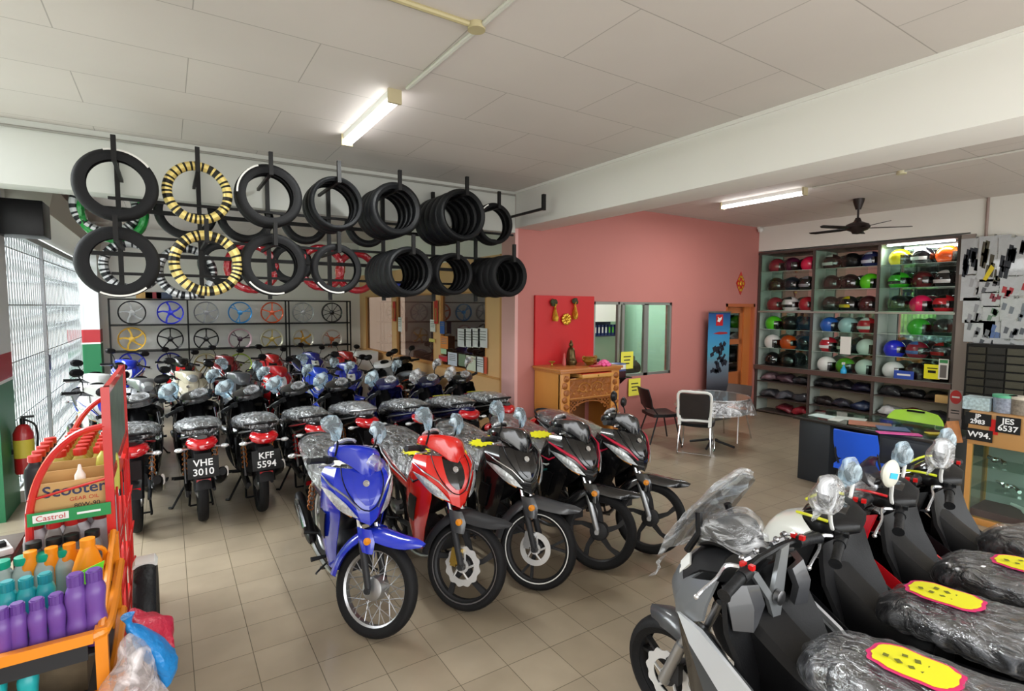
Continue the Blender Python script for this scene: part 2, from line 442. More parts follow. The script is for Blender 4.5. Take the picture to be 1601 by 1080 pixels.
# honey-coloured office front, facing the grille
mb = MB(); XO = 4.1
WN = [(7.05, 8.68), (8.95, 10.86), (11.1, 12.95)]
mb.box((XO, 6.31, 0), (XO+.1, 13.4, .98)); mb.box((XO, 6.31, 2.28), (XO+.1, 13.4, 2.8))
for a, b in ((6.31, 7.05), (8.68, 8.95), (10.86, 11.1), (12.95, 13.4)): mb.box((XO, a, .98), (XO+.1, b, 2.28))
struct('wall_office', mb, mtan, sharp=20)
struct('trim_9', MB().box((XO-.03, 6.6, .955), (XO, 13.4, .985)).box((XO-.02, 6.55, 0), (XO, 6.62, 2.8)), mat('c98f50', .4))
struct('wall_office_top', MB().box((XO, 6.31, 2.8), (XO+.1, 13.4, CE)), mwhite)
for i, (a, b) in enumerate(WN):
    struct('window_%d' % (i+1), MB().box((XO+.04, a, .98), (XO+.05, b, 2.28)), glass('office_glass_%d' % i, (.62, .52, .46), .16))
    f = MB()
    for (p, q) in (((a, .98), (a+.03, 2.28)), ((b-.03, .98), (b, 2.28)), ((a, .98), (b, 1.01)), ((a, 2.25), (b, 2.28))): f.box((XO+.0, p[0], p[1]), (XO+.07, q[0], q[1]))
    struct('window_frame_%d' % (i+1), f, mat('c98f50', .4))
# inside the office: back partition, green room behind the pink wall
struct('wall_partition', MB().box((5.3, 6.31, 0), (5.38, 13.4, CE)), mat('5e4038', .8, var=.1))
struct('wall_green', MB().box((5.38, 8.6, 0), (8.6, 8.7, CE)).box((8.5, 6.31, 0), (8.6, 8.6, CE)), mgreenw)
area('office_ceiling_lamp', (7.0, 7.9, 3.4), (0, 0, 0), .2, 1.2, 75, (.93, 1, .95))
# window in the pink wall
f = MB()
for p, q in (((5.5, .91), (5.545, 2.125)), ((7.235, .91), (7.28, 2.125)), ((5.5, .91), (7.28, .955)), ((5.5, 2.08), (7.28, 2.125)), ((6.02, .91), (6.06, 2.125)), ((6.12, .91), (6.17, 2.1)), ((6.62, .91), (6.72, 2.1))): f.box((p[0], Yp+.01, p[1]), (q[0], Yp+.06, q[1]))
struct('window_frame_4', f, malu)
struct('window_4', MB().box((6.1, Yp+.03, .95), (7.24, Yp+.036, 2.09)), M['glassg'])
# doorway: frame and half-open timber door with two panes
f = MB()
for p, q in (((8.77, 0), (8.82, 2.12)), ((9.63, 0), (9.68, 2.12)), ((8.77, 2.06), (9.68, 2.12))): f.box((p[0], Yp-.01, p[1]), (q[0], Yp+.15, q[1]))
struct('door_frame_1', f, mat('b9653f', .5))
mb = MB()
for p, q in (((0, 0), (.11, 2.04)), ((.5, 0), (.62, 2.04)), ((0, 0), (.62, .8)), ((0, 1.93), (.62, 2.04)), ((0, 1.33), (.62, 1.43))): mb.box((p[0], 0, p[1]), (q[0], .04, q[1]))
d = mb.obj('door_1', mat('b4673a', .4, var=.12, stretch=(1, 1, .2)), loc=(8.83, Yp+.05, .01), rot=(0, 0, R(3))); d['kind'] = 'structure'
MB().box((.11, .015, .8), (.5, .025, 1.93)).obj('door_glass', glass('door_glass', (.45, .5, .45), .12), d)
MB().tube([(.08, -.05, .98), (.2, -.05, .98)], .012, 8).tube([(.08, 0, .98), (.08, -.05, .98)], .012, 8).obj('door_handle', M['steel'], d)
struct('door_panel_2', MB().box((9.42, Yp+.05, 0), (9.63, Yp+.09, 2.06)), mat('c07038', .4, var=.1, stretch=(1, 1, .2)))
struct('wall_corridor', MB().box((8.6, 7.2, 0), (10.2, 7.3, CE)).box((10.2, 6.17, 0), (10.3, 7.3, CE)), mat('6f6a55', .8))
struct('baseboard_pink', MB().box((5.5, Yp-.012, 0), (8.77, Yp, .09)), mat('a05a55', .6))

# conduits
def conduit(label, pts, r=.012, m=None):
    o = MB().tube(pts, r, 8).obj('conduit', m or mat('cfcdc6', .5)); return tag(o, label, 'conduit')
conduit('pale conduit from tube lamp across ceiling to beam side', [(1.5, 3.7, CE-.012), (1.52, 2.72, CE-.012), (1.53, 2.0, CE-.012), (1.55, -2, CE-.012)], .016)
conduit('yellowed conduit meeting the junction box on the ceiling', [(1.45, 2.69, CE-.012), (-1.5, 2.67, CE-.012)], .016, mat('b3a77e', .5))
conduit('long thin conduit along top of tyre rack beam', [(-1.6, 6.15, 3.53), (4.03, 6.15, 3.55)], .012, mat('8f8d86', .5))
conduit('thin pale conduit feeding tube lamp near fan', [(7.05, 3.75, CE-.012), (7.1, -2, CE-.012)], .012)
conduit('vertical brown conduit on wall above sticker display', [(9.72, 2.72, CE), (9.72, 2.72, 2.95)], .018, mat('9a8680', .5))
for x, y, l, c in ((1.5, 2.69, 'round yellowed junction box on ceiling between conduits', 'b9ae88'), (7.08, 2.77, 'small round junction box on ceiling near the fan', 'cfc8a8')):
    o = MB().lathe([(.0, 0), (.05, 0), (.05, -.035), (0, -.035)], 20, caps=False).obj('junction_box', mat(c, .5), loc=(x, y, CE)); tag(o, l, 'junction box')
# tube lamps
def tube_lamp(label, x, y0, power, two=1):
    t = thing('tube_lamp', label, 'lamp', (x, y0, CE))
    MB().box((-.035, 0, -.05), (.035, 1.24, 0)).obj('batten', M['white'], t)
    mt = mat('ffffff', .5, emit=9.)
    for s in ((-.03, .03) if two else (0,)):
        MB().lathe([(.0, .02), (.014, .02), (.014, 1.22), (0, 1.22)], 12, (s, 0, -.075), 'y', caps=False).obj('tube', mt, t)
    for yy in (0, 1.22): MB().box((-.05, yy-.012, -.1), (.05, yy+.012, 0)).obj('lampholder', mat('b5a988', .5), t)
    l = area('tube_light', (x, y0+.62, CE-.1), (0, 0, 0), .1, 1.2, power, (.96, 1, .98))
tube_lamp('twin fluorescent tube lamp on ceiling before the tyre rack', 1.44, 3.8, 34)
tube_lamp('fluorescent tube lamp on ceiling beside the fan', 7.0, 3.82, 34, 1)
# ceiling fan
fn = thing('ceiling_fan', 'dark brown five-blade ceiling fan before the helmet cabinet', 'fan', (8.35, 3.78, CE))
mf = mat('2a2120', .35, .2)
MB().lathe([(0, 0), (.075, 0), (.07, -.04), (.035, -.15), (.02, -.15), (0, -.15)], 20, caps=False).obj('canopy', mf, fn)
MB().lathe([(.014, -.14), (.014, -.3)], 10).obj('downrod', mf, fn)
MB().lathe([(0, -.27), (.03, -.27), (.05, -.32), (.14, -.36), (.16, -.40), (.13, -.44), (.08, -.46), (.06, -.49), (0, -.5)], 24, caps=False).obj('motor', mf, fn)
for k in range(5):
    MB().prism([(.12, -.03), (.25, -.055), (.6, -.06), (.66, -.02), (.66, .03), (.25, .05), (.12, .03)], (0, 0, .008), org=(0, 0, -.42), u=(1, 0, 0), v=(0, .97, .2)).xf(Matrix.Rotation(R(72*k+20), 4, 'Z')).obj('blade', mf, fn)
o = MB().ball((0, 0, 0), .05).box((-.03, 0, .02), (.03, .05, .1)).obj('security_camera', M['white'], loc=(9.66, 6.1, 3.54)); tag(o, 'small white security camera in the corner by the pink wall', 'camera')

# ------------------------------------------------------------ motorcycles
WR = .29
M['hl'] = mat('ccd2d4', .1, .5, coat=1., var=.5, scale=20, bump=.4, bscale=50)
def tyre_prof(w, h, n=10):
    # closed profile (dr, dh): rounded tread, sidewalls drawn in at the bead
    p = []
    for k in range(n+1):
        a = PI*k/n
        p.append((h*.45+h*.55*math.sin(a)**.8 if 0 < k < n else h*.45, w*math.cos(a)))
    return p+[(0, -w*.72), (h*.05, -w*.60), (h*.28, -w*.82), (h*.28, w*.82), (h*.05, w*.60), (0, w*.72)]
def make_tyre(mb, R1=WR, h=.066, w=.043, n=44, ax='y', c=(0, 0, 0)):
    return mb.torus(R1-h, tyre_prof(w, h), n, c, ax)
def rim_ring(mb, r, w=.032, n=44, c=(0, 0, 0), t=.018):
    return mb.torus(r-t, [(0, -w*.55), (t*.9, -w), (t*1.15, -w), (t*.7, -w*.4), (t*.7, w*.4), (t*1.15, w), (t*.9, w), (0, w*.55)], n, c, 'y')
def spokes(mb, kind, r, rh=.045):
    if kind == 'wire':
        for k in range(36):
            a = 2*PI*k/36; off = (.55 if k % 2 else -.55); sd = .03 if (k//2) % 2 else -.03
            mb.tube([(rh*1.15*math.cos(a+off), sd, rh*1.15*math.sin(a+off)), (r*math.cos(a), sd*.2, r*math.sin(a))], .003, 4)
    else:
        n = {'five': 5, 'y': 3, 'three': 3, 'six': 6, 'ten': 10, 'star': 5}[kind]
        for k in range(n):
            a = 2*PI*k/n+.3; ca, sa = math.cos(a), math.sin(a)
            def P(rad, s, tw=0): return (rad*math.cos(a+tw)-s*math.sin(a+tw), rad*math.sin(a+tw)+s*math.cos(a+tw))
            if kind in ('five', 'ten', 'six', 'star'):
                tw = .28 if kind == 'five' else 0; wd = {'five': .017, 'ten': .006, 'six': .012, 'star': .012}[kind]
                o = [P(rh*.8, -wd*1.3), P((r+rh)/2, -wd, tw*.5), P(r, -wd*1.2, tw), P(r, wd*1.2, tw), P((r+rh)/2, wd*.8, tw*.5), P(rh*.8, wd*1.3)]
                mb.prism(o, (0, .026 if kind != 'ten' else .016, 0), org=(0, -.013, 0))
            else:
                o = [P(rh*.8, -.012), P(r*.55, -.013), P(r*.55, .013), P(rh*.8, .012)]
                mb.prism(o, (0, .028, 0), org=(0, -.014, 0))
                for sg in (-1, 1):
                    o = [P(r*.5, sg*.013), P(r*.5, -sg*.004), P(r, sg*.032), P(r, sg*.052)]
                    mb.prism(o if sg > 0 else o[::-1], (0, .022, 0), org=(0, -.011, 0))
    return mb
def disc_mesh(mb, r, y, wavy, n=60):
    # brake disc: ring with slots seen as notches, carrier arms
    ring0, ring1 = [], []
    for k in range(n):
        a = 2*PI*k/n; rr = r*(1+(.05*math.cos(a*12) if wavy else 0))
        ring1.append((rr*math.cos(a), rr*math.sin(a))); ring0.append((r*.66*math.cos(a), r*.66*math.sin(a)))
    vs = [(x, y, z) for x, z in ring0]+[(x, y, z) for x, z in ring1]+[(x, y+.005, z) for x, z in ring0]+[(x, y+.005, z) for x, z in ring1]
    fs = []
    for k in range(n):
        j = (k+1) % n
        fs += [(k, j, n+j, n+k), (2*n+k, 3*n+k, 3*n+j, 2*n+j), (n+k, n+j, 3*n+j, 3*n+k), (k, 2*n+k, 2*n+j, j)]
    mb.add(vs, fs)
    for k in range(5):
        a = 2*PI*k/5; mb.tube([(r*.3*math.cos(a), y, r*.3*math.sin(a)), (r*.72*math.cos(a+.35), y+.002, r*.72*math.sin(a+.35))], .007, 5)
    mb.lathe([(0, y-.002), (r*.34, y-.002), (r*.34, y+.006), (0, y+.006)], 20, ax='y', caps=False)
    return mb
def wheel_parts(mb_list, kind, rim, hubm, disc, wavy, front=True, scale=1., hub='drum', stripe=None):
    """returns [(name, mb, mat, children)] centred on the origin, axle along y"""
    r = WR-.060
    wh = MB(); rim_ring(wh, r+.002); spokes(wh, kind, r-.012, .075 if hub == 'drum' else .045)
    out = ['front_wheel' if front else 'rear_wheel', wh, rim, []]
    h = MB()
    if hub == 'drum': h.lathe([(0, -.055), (.05, -.055), (.068, -.045), (.072, -.02), (.072, .035), (.045, .045), (.02, .06), (0, .06)], 28, ax='y', caps=False)
    else: h.lathe([(0, -.06), (.026, -.06), (.03, -.03), (.045, -.02), (.045, .02), (.03, .04), (0, .045)], 20, ax='y', caps=False)
    out[3].append(('hub', h, hubm))
    out[3].append(('tyre', make_tyre(MB()), M['rubber']))
    if stripe: out[3].append(('rim_stripe', MB().torus(r+.004, [(0, -.037), (.008, -.038), (.008, -.0355), (0, -.035)], 44).torus(r+.004, [(0, .035), (.008, .0355), (.008, .038), (0, .037)], 44), stripe))
    if disc:
        out[3].append(('brake_disc', disc_mesh(MB(), disc, -.058, wavy), mat('dcdcdc', .35, .5)))
    return out
def burst(n=14, a=.075, b=.04, k=.72):
    return [((a if i % 2 == 0 else a*k)*math.cos(PI*i/n), (b if i % 2 == 0 else b*k)*math.sin(PI*i/n)) for i in range(2*n)]

def plant(parts, root, mtx):
    """create parts with a transform baked in"""
    for name, mb, m, kids in parts:
        p = mb.xf(mtx).obj(name, m, root)
        for kn, kmb, km in kids: kmb.xf(mtx).obj(kn, km, p)

def underbone(label, body, accent=None, name='motorcycle', cat='motorcycle', loc=(0, 0, 0), rz=0, steer=38, lod=0, wheel='five', rimm=None, hub='drum',
              disc=0, wavy=0, caliper=None, forkm=None, fender=None, cowl=None, seatfilm=1, sticker='burst', mirror='bag', plate=None, group=None,
              lamp='clear', shock='amber', stripe=None, legm=None, fork_cap=None, headfilm=0, seatcol=None, stickcol=None, emblem=1, side=None, decals=None, tailm=None, bagm=None, trimc=None):
    """A step-through motorcycle; x forward, y left, origin on the floor midway between the axles."""
    body_m = body; accent = accent or M['gloss']; legm = legm or body; fender = fender or body; cowl = cowl or body; side = side or body
    rimm = rimm or M['dark']; forkm = forkm or M['dark']; bagm = bagm or M['bag']
    t = thing(name, label, cat, loc, rz, group)
    FA = Vector((.62, 0, WR)); RA = Vector((-.62, 0, WR))
    S = Matrix.Translation(Vector((.60, 0, .29))) @ Matrix.Rotation(R(steer), 4, Vector((-.42, 0, .91)).normalized()) @ Matrix.Translation(-Vector((.60, 0, .29)))
    drop = 0.
    # --- front wheel, fork, fender (steered)
    fw = wheel_parts([], wheel, rimm, M['alu'] if wheel == 'wire' else M['dark'], disc, wavy, True, hub=hub, stripe=stripe)
    kids = list(fw[3])
    if disc:
        cp = MB().cbox((-.05, -.072, .06), (.07, .04, .10)).cbox((-.055, -.075, .02), (.04, .045, .05)); kids.append(('brake_caliper', cp, caliper or M['alu']))
    plant([(fw[0], fw[1], fw[2], kids)], t, S @ Matrix.Translation(FA))
    for sy in (-1, 1):
        lo = MB().tube([(.62, sy*.085, .27), (.615, sy*.085, .31), (.50, sy*.085, .56)], [.016, .022, .022], 10)
        lo.lathe([(0, -.012), (.018, -.012), (.018, .012), (0, .012)], 10, (.62, sy*.095, .29), 'y', caps=False)
        p = lo.xf(S).obj('fork_leg', forkm, t)
        MB().tube([(.50, sy*.085, .56), (.44, sy*.085, .69)], .014, 8).xf(S).obj('fork_tube', M['chrome'], p)
    MB().tube([(.46, -.09, .66), (.46, .09, .66)], .02, 8).tube([(.46, 0, .66), (.28, 0, 1.02)], .03, 8).xf(S).obj('steering_head', M['black'], t)
    # fender
    rows = []
    for i in range(9):
        a = R((50, 58, 68, 82, 100, 118, 138, 158, 178)[i]); rr = (.425, .395, .36, .34, .345, .345, .33, .325, .325)[i]
        wd = (.014, .058, .078, .084, .09, .09, .088, .08, .07)[i]; ys = (-1, -.85, 0, .85, 1); dr = (-.06, -.014, .016, -.014, -.06) if i else (-.02, -.005, .01, -.005, -.02)
        rows.append([(.62+(rr+dr[j])*math.cos(a), wd*ys[j], WR+(rr+dr[j])*math.sin(a)+.0) for j in range(5)])
    fo = MB().patch(rows, 2, 2, .004).xf(S).obj('front_fender', fender, t)
    if fork_cap: 
        for sy in (-1, 1):
            MB().patch([[(.555, sy*.09, .635), (.53, sy*.11, .635), (.46, sy*.10, .635)], [(.60, sy*.09, .57), (.56, sy*.113, .57), (.49, sy*.103, .57)], [(.60, sy*.09, .50), (.58, sy*.108, .50), (.53, sy*.10, .50)]], 2, 2, .004).xf(S).obj('fork_guard', fork_cap, fo)
            MB().lathe([(0, .02), (.022, .016), (.024, 0), (0, 0)][::-1], 16, (.555, 0, 0), 'y', caps=False).xf(Matrix.Translation((.005, sy*.104, .57)) if sy > 0 else Matrix.Translation((.005, -.104, .57)) @ Matrix.Rotation(PI, 4, 'X')).xf(S).obj('side_reflector', M['amber'], fo)
    # --- bars, cowl, mirrors (steered)
    MB().tube(curve([(.20, -.36, .99), (.22, -.20, 1.01), (.27, 0, 1.02), (.22, .20, 1.01), (.20, .36, .99)]), .011, 8).xf(S).obj('handlebar', M['dark'], t)
    for sy in (-1, 1):
        g = MB().tube([(.212, sy*.235, 1.00), (.20, sy*.35, .99), (.197, sy*.362, .99)], [.019, .018, .022], 12).cbox((.215, sy*.21, 1.0), (.05, .05, .045)).xf(S).obj('handle_grip', M['rubber2'], t)
        MB().tube(curve([(.24, sy*.20, .995), (.29, sy*.25, .99), (.28, sy*.35, .975), (.285, sy*.375, .975)], 3), .006, 6).xf(S).obj('lever', M['alu'] if sy < 0 or lod == 0 else M['alu'], g)
    ck = MB().loft([(.10, 1.035, .03, .09), (.17, 1.05, .042, .175), (.25, 1.05, .058, .17), (.33, 1.035, .078, .125), (.40, 1.0, .085, .085), (.435, .955, .045, .045)], 12, 3.6, 2).xf(S).obj('handlebar_cowl', cowl, t)
    ic = MB().lathe([(0, 0), (.062, 0), (.066, .012), (.052, .02), (0, .022)], 20, caps=False).xf(Matrix.Translation((.165, 0, 1.085)) @ Matrix.Rotation(R(-38), 4, 'Y') @ Matrix.Diagonal((.8, 1.2, 1, 1))).xf(S).obj('instrument_cluster', M['black'], ck)
    if seatfilm and lod < 2:
        MB().torus(.06, [(-.012, 0), (.006, .012), (.012, 0), (0, -.008)], 20, ax='z').ball((0, 0, .012), (.06, .06, .014), 14, 6).xf(Matrix.Translation((.155, 0, 1.10)) @ Matrix.Rotation(R(-38), 4, 'Y') @ Matrix.Diagonal((.85, 1.35, 1, 1))).crumple(.006, 30).xf(S).obj('cluster_wrap', M['film'], ck)
    if lamp == 'bar':
        MB().loft([(.34, 1.04, .055, .085), (.40, 1.025, .052, .075), (.445, 1.005, .03, .05)], 14, 2.2, 2).xf(Matrix.Translation((.008, 0, -.003))).xf(S).obj('headlight', M['film'] if headfilm else M['lens'], ck)
    if mirror:
        for sy in (-1, 1):
            MB().tube(curve([(.23, sy*.17, 1.03), (.25, sy*.20, 1.12), (.22, sy*.235, 1.19)], 3), .0065, 6).xf(S).obj('mirror_stem', M['black'], ck)
            mo = MB().loft([(.195, 1.225, .028, .045, sy*.25), (.212, 1.225, .048, .075, sy*.25), (.235, 1.225, .03, .055, sy*.25)], 14, 2.2, 2).xf(S).obj('mirror', M['black'], t)
            if mirror == 'bag':
                MB().loft([(.165, 1.22, .03, .04, sy*.25), (.19, 1.225, .052, .075, sy*.25), (.235, 1.215, .05, .075, sy*.25), (.255, 1.15, .03, .035, sy*.23)], 14, 2, 3).crumple(.022, 16, sy+3).xf(Matrix.Translation((.21, sy*.25, 1.2)) @ Matrix.Scale(1.35 if (lod == 1 and sy > 0) else 1, 4) @ Matrix.Translation((-.21, -sy*.25, -1.2))).xf(S).obj('mirror_bag', bagm, mo)
    # --- nose, leg shields (fixed)
    def nose(o=0):
        return [[(.38+o, 0, .985), (.37+o, .07, .99), (.32+o, .14, .995), (.22, .185+o, .99)],
                [(.46+o, 0, .92), (.44+o, .085, .925), (.37+o, .17+o, .94), (.24, .215+o, .955)],
                [(.51+o, 0, .84), (.49+o, .085, .85), (.41+o, .175+o, .875), (.27, .225+o, .905)],
                [(.54+o, 0, .755), (.52+o, .075, .77), (.45+o, .155+o, .80), (.31, .21+o, .845)],
                [(.555+o, 0, .665), (.53+o, .05, .69), (.475+o, .115+o, .735), (.37, .175+o, .79)]]
    nz = MB().patch(nose(), 3, 1, .006, True).obj('front_cover', body_m, t, sharp=24)
    G = nose(.006)
    # centre panel and light lenses
    MB().patch([[(.39, 0, .985), (.378, .055, .985)], [(.47, 0, .92), (.452, .07, .92)], [(.524, 0, .845), (.503, .062, .845)], [(.548, 0, .79), (.537, .02, .79)]], 3, 2, .004, True).obj('nose_panel', accent if emblem != 2 else body_m, nz)
    for sy in (-1, 1): MB().tube(curve([(.345, sy*.12, .996), (.425, sy*.128, .93), (.49, sy*.105, .85), (.535, sy*.05, .775), (.546, 0, .755)], 3), .0035, 5).obj('panel_gap', M['black'], nz)
    if emblem:
        MB().lathe([(.0, 0), (.021, 0), (.021, .006), (.014, .006), (.012, .003), (0, .003)], 18, caps=False).xf(Matrix.Translation((.482, 0, .912)) @ Matrix.Rotation(R(58), 4, 'Y')).obj('round_emblem', M['chrome'], nz)
    for sy in (-1, 1):
        q = MB().patch([[(.285, .226, .90), (.33, .214, .895), (.38, .19, .885)], [(.35, .205, .855), (.42, .178, .835), (.475, .125, .82)], [(.43, .165, .785), (.485, .12, .755), (.53, .065, .735)]], 3, 3, .006)
        if sy < 0: q.xf(Matrix.Diagonal((1, -1, 1, 1)))
        q.xf(Matrix.Translation((.01, sy*.006, -.012))).obj('indicator_lens' if lamp == 'bar' else 'headlight', M['hl'], nz)
        q = MB().tube([(.26, sy*.226, .95), (.38, sy*.195, .905), (.475, sy*.12, .845), (.535, sy*.06, .765)], [.003, .007, .007, .003] if not trimc else [.005, .012, .012, .005], 6); q.obj('trim_line', trimc or (M['chrome'] if accent is M['gloss'] else accent), nz)
        q = MB().tube([(.40, sy*.175, .792), (.46, sy*.14, .752), (.50, sy*.10, .722)], [.004, .007, .004], 6); q.obj('amber_strip', M['amber'], nz)
        L = [[(.33, .165, .90), (.24, .198, .93), (.15, .17, .94)], [(.41, .15, .76), (.27, .212, .78), (.09, .19, .78)], [(.35, .145, .60), (.20, .205, .61), (.03, .18, .61)],
             [(.27, .14, .44), (.15, .192, .45), (.03, .165, .45)], [(.22, .13, .28), (.15, .155, .27), (.09, .15, .28)]]
        lg = MB().patch([[(x, y*sy, z) for x, y, z in r] for r in L], 3, 3, .006 if sy > 0 else -.006).obj('leg_shield', legm, t)
        # dark inset and graphic strokes on the leg shield
        DI = [[(.30, .209, .70), (.18, .210, .70)], [(.26, .207, .60), (.13, .205, .60)], [(.21, .196, .50), (.12, .193, .50)]]
        MB().patch([[(x, y*sy, z) for x, y, z in r] for r in DI], 2, 2, .006*sy).xf(Matrix.Translation((0, sy*.006, 0))).obj('shield_inset', M['black'], lg)
        if decals:
            for k, dm in enumerate(decals):
                y0 = .214
                MB().tube([(.36-.03*k, sy*(y0-.03), .86-.05*k), (.25-.03*k, sy*(y0+.0), .80-.05*k), (.12, sy*(y0-.022), .80-.06*k)], [.003, .009, .004], 5).obj('graphic_stripe', dm, lg)
    # --- centre body, seat, tail
    MB().loft([(.34, .80, .16, .10), (.22, .68, .14, .10), (.08, .56, .09, .085), (-.06, .56, .09, .10), (-.2, .60, .08, .11)], 12, 2.5, 3).obj('centre_cover', M['black'], t)
    tc = MB().loft([(-.02, .645, .05, .085), (-.15, .67, .085, .125), (-.35, .715, .085, .145), (-.55, .765, .07, .14), (-.75, .82, .055, .115), (-.93, .865, .035, .075), (-.99, .875, .018, .04)], 16, 2.6, 3).obj('tail_cover', side, t)
    for sy in (-1, 1):
        MB().tube([(-.10, sy*.125, .69), (-.35, sy*.150, .745), (-.60, sy*.142, .80), (-.85, sy*.10, .86)], [.004, .010, .009, .004], 6).obj('tail_stripe', accent if accent is not M['gloss'] else M['alu'], tc)
    sc = [(.16, .70, .035, .10), (.06, .745, .06, .15), (-.08, .80, .066, .185), (-.25, .845, .066, .19), (-.42, .868, .06, .18), (-.60, .888, .055, .165), (-.78, .908, .048, .14), (-.87, .91, .025, .08)]
    st = MB().loft(sc, 16, 2.4, 3).obj('seat', seatcol or M['seat'], t)
    if seatfilm:
        MB().loft([(a, b+.004, c+.014, d+.016) for a, b, c, d in sc], 18, 2.3, 4).crumple(.013 if lod == 0 else .018, 13, steer).obj('seat_wrap', M['filmd'] if lod == 0 else M['filmw'], st)
    if sticker == 'burst':
        cm = stickcol or M['yellow']
        MB().prism(burst(14, .115, .065), (0, 0, .003), org=(-.13, -.03, .905), u=(.2, 1, .0), v=(-1, .2, .30)).obj('price_sticker', cm, st)
        if stickcol is None: MB().prism(burst(12, .05, .035), (0, 0, .002), org=(-.16, .10, .898), u=(.2, 1, -.1), v=(-1, .2, .30)).obj('red_sticker', mat('c03048', .5), st)
        MB().box((-.50, -.10, .0), (-.42, .09, .003)).xf(Matrix.Translation((0, 0, .66)) @ Matrix.Rotation(R(0), 4, 'Y')).xf(Matrix.Translation((-.46, 0, .90)) @ Matrix.Rotation(R(17), 4, 'Y') @ Matrix.Translation((.46, 0, -.66))).obj('paper_label', M['paper'], st)
    MB().tube(curve([(-.55, -.14, .84), (-.80, -.135, .915), (-.93, -.07, .94), (-.95, 0, .945), (-.93, .07, .94), (-.80, .135, .915), (-.55, .14, .84)], 3), .012, 8).obj('grab_rail', M['black'] if not seatcol else M['alu'], t)
    tl = MB().loft([(-.88, .83, .04, .115), (-.95, .815, .052, .125), (-1.01, .80, .045, .085), (-1.04, .795, .018, .04)], 14, 2.3, 2).obj('tail_light', M['redlens'], t)
    for sy in (-1, 1):
        MB().tube([(-.92, sy*.08, .77), (-.95, sy*.14, .77)], .008, 6).ball((-.955, sy*.175, .77), (.025, .038, .02), 10, 6).obj('rear_indicator', M['lens'], tl)
    # rear mudguard with number plate
    rows = []
    for i in range(6):
        a = R(62+i*21); rr = .36+.02*i; wd = .075
        rows.append([(-.62+(rr+q)*math.cos(a), wd*y, WR+.03+(rr+q)*math.sin(a)) for y, q in ((-1, -.05), (-.8, 0), (0, .012), (.8, 0), (1, -.05))])
    rf = MB().patch(rows, 2, 2, .004).cbox((-1.03, 0, .66), (.02, .13, .16)).obj('rear_mudguard', M['black'], t)
    if plate:
        pr = Matrix.Translation((-1.055, 0, .62)) @ Matrix.Rotation(R(15), 4, 'Y')
        po = MB().cbox((0, 0, 0), (.006, .24, .18)).xf(pr).obj('number_plate', M['plate'], t, bevel=.0015)
        for li, (s, zz) in enumerate(((plate[0], .038), (plate[1], -.040))):
            tx = text('plate_text', s, .082, M['text'], po, (0, 0, 0), (0, 0, 0), .0008, bold=.0012)
            tx.matrix_basis = pr @ Matrix.Translation((-.0045, 0, zz)) @ Matrix(((0, 0, -1, 0), (-1, 0, 0, 0), (0, 1, 0, 0), (0, 0, 0, 1)))
    MB().cbox((-1.035, 0, .49), (.012, .11, .038)).obj('rear_reflector', M['redlens'], rf)
    # --- rear wheel, arm, shocks
    rw = wheel_parts([], wheel, rimm, M['alu'], 0, 0, False, hub='drum')
    plant([(rw[0], rw[1], rw[2], rw[3])], t, Matrix.Translation(RA))
    for sy in (-1, 1):
        MB().tube([(-.02, sy*.09, .34), (-.35, sy*.10, .30), (-.66, sy*.10, .29)], [.022, .018, .016], 8).obj('swing_arm', M['dark'], t)
        sh = MB().tube([(-.42, sy*.125, .70), (-.58, sy*.125, .36)], .012, 8).obj('rear_shock', M['steel'], t)
        sp = MB(); 
        sp.tube([(-.42-.16*u+.0, sy*.125+.024*math.cos(u*50), .70-.34*u+.024*math.sin(u*50)) for u in [x/48 for x in range(4, 38)]], .0055, 5)
        sp.obj('shock_spring', {'amber': mat('a8622a', .4), 'red': M['red'], 'black': M['dark']}[shock], sh)
    MB().loft([(-.10, .33, .05, .018, .115), (-.3, .31, .045, .02, .12), (-.6, .29, .05, .02, .12), (-.68, .29, .03, .012, .12)], 12, 3, 2).obj('chain_case', M['black'], t)
    # --- engine, exhaust, pegs, stands
    en = MB().loft([(-.14, .33, .07, .08), (-.05, .33, .12, .10), (.10, .32, .10, .10), (.17, .34, .06, .08)], 14, 3.2, 2)
    en.lathe([(0, -.135), (.07, -.135), (.085, -.12), (.085, -.09)], 20, (.0, 0, .33), 'y').lathe([(.085, .09), (.085, .12), (.07, .135), (0, .135)], 20, (.02, 0, .33), 'y')
    for k in range(6): en.cbox((.20+.028*k, 0, .36), (.012, .15, .13))
    en.cbox((.27, 0, .36), (.17, .09, .09))
    en.obj('engine', M['dark'] if lod == 0 else M['dark'], t)
    ex = MB().tube(curve([(.24, -.03, .30), (.22, -.07, .22), (.08, -.12, .19), (-.2, -.15, .22), (-.32, -.16, .27)], 3), .016, 8).obj('exhaust_pipe', M['steel'], t)
    MB().loft([(0, 0, .022, .022), (.06, 0, .045, .038), (.30, 0, .062, .048), (.46, 0, .058, .045), (.53, 0, .036, .03)], 14, 2.2, 2).xf(Matrix.Translation((-.30, -.165, .27)) @ Matrix.Rotation(R(180), 4, 'Z') @ Matrix.Rotation(R(-24), 4, 'Y')).obj('muffler', M['black'], ex)
    MB().loft([(.10, .012, .055, .02), (.25, .012, .062, .022), (.42, .012, .05, .018)], 10, 2.6, 2).xf(Matrix.Translation((-.30, -.205, .275)) @ Matrix.Rotation(R(180), 4, 'Z') @ Matrix.Rotation(R(-24), 4, 'Y')).obj('heat_shield', M['chrome'], ex)
    for sy in (-1, 1):
        MB().tube([(-.02, sy*.10, .27), (-.02, sy*.24, .27)], [.010, .017], 8).obj('footrest', M['rubber2'], t)
        MB().tube([(-.30, sy*.12, .33), (-.33, sy*.22, .35)], [.01, .014], 8).obj('pillion_footrest', M['rubber2'], t)
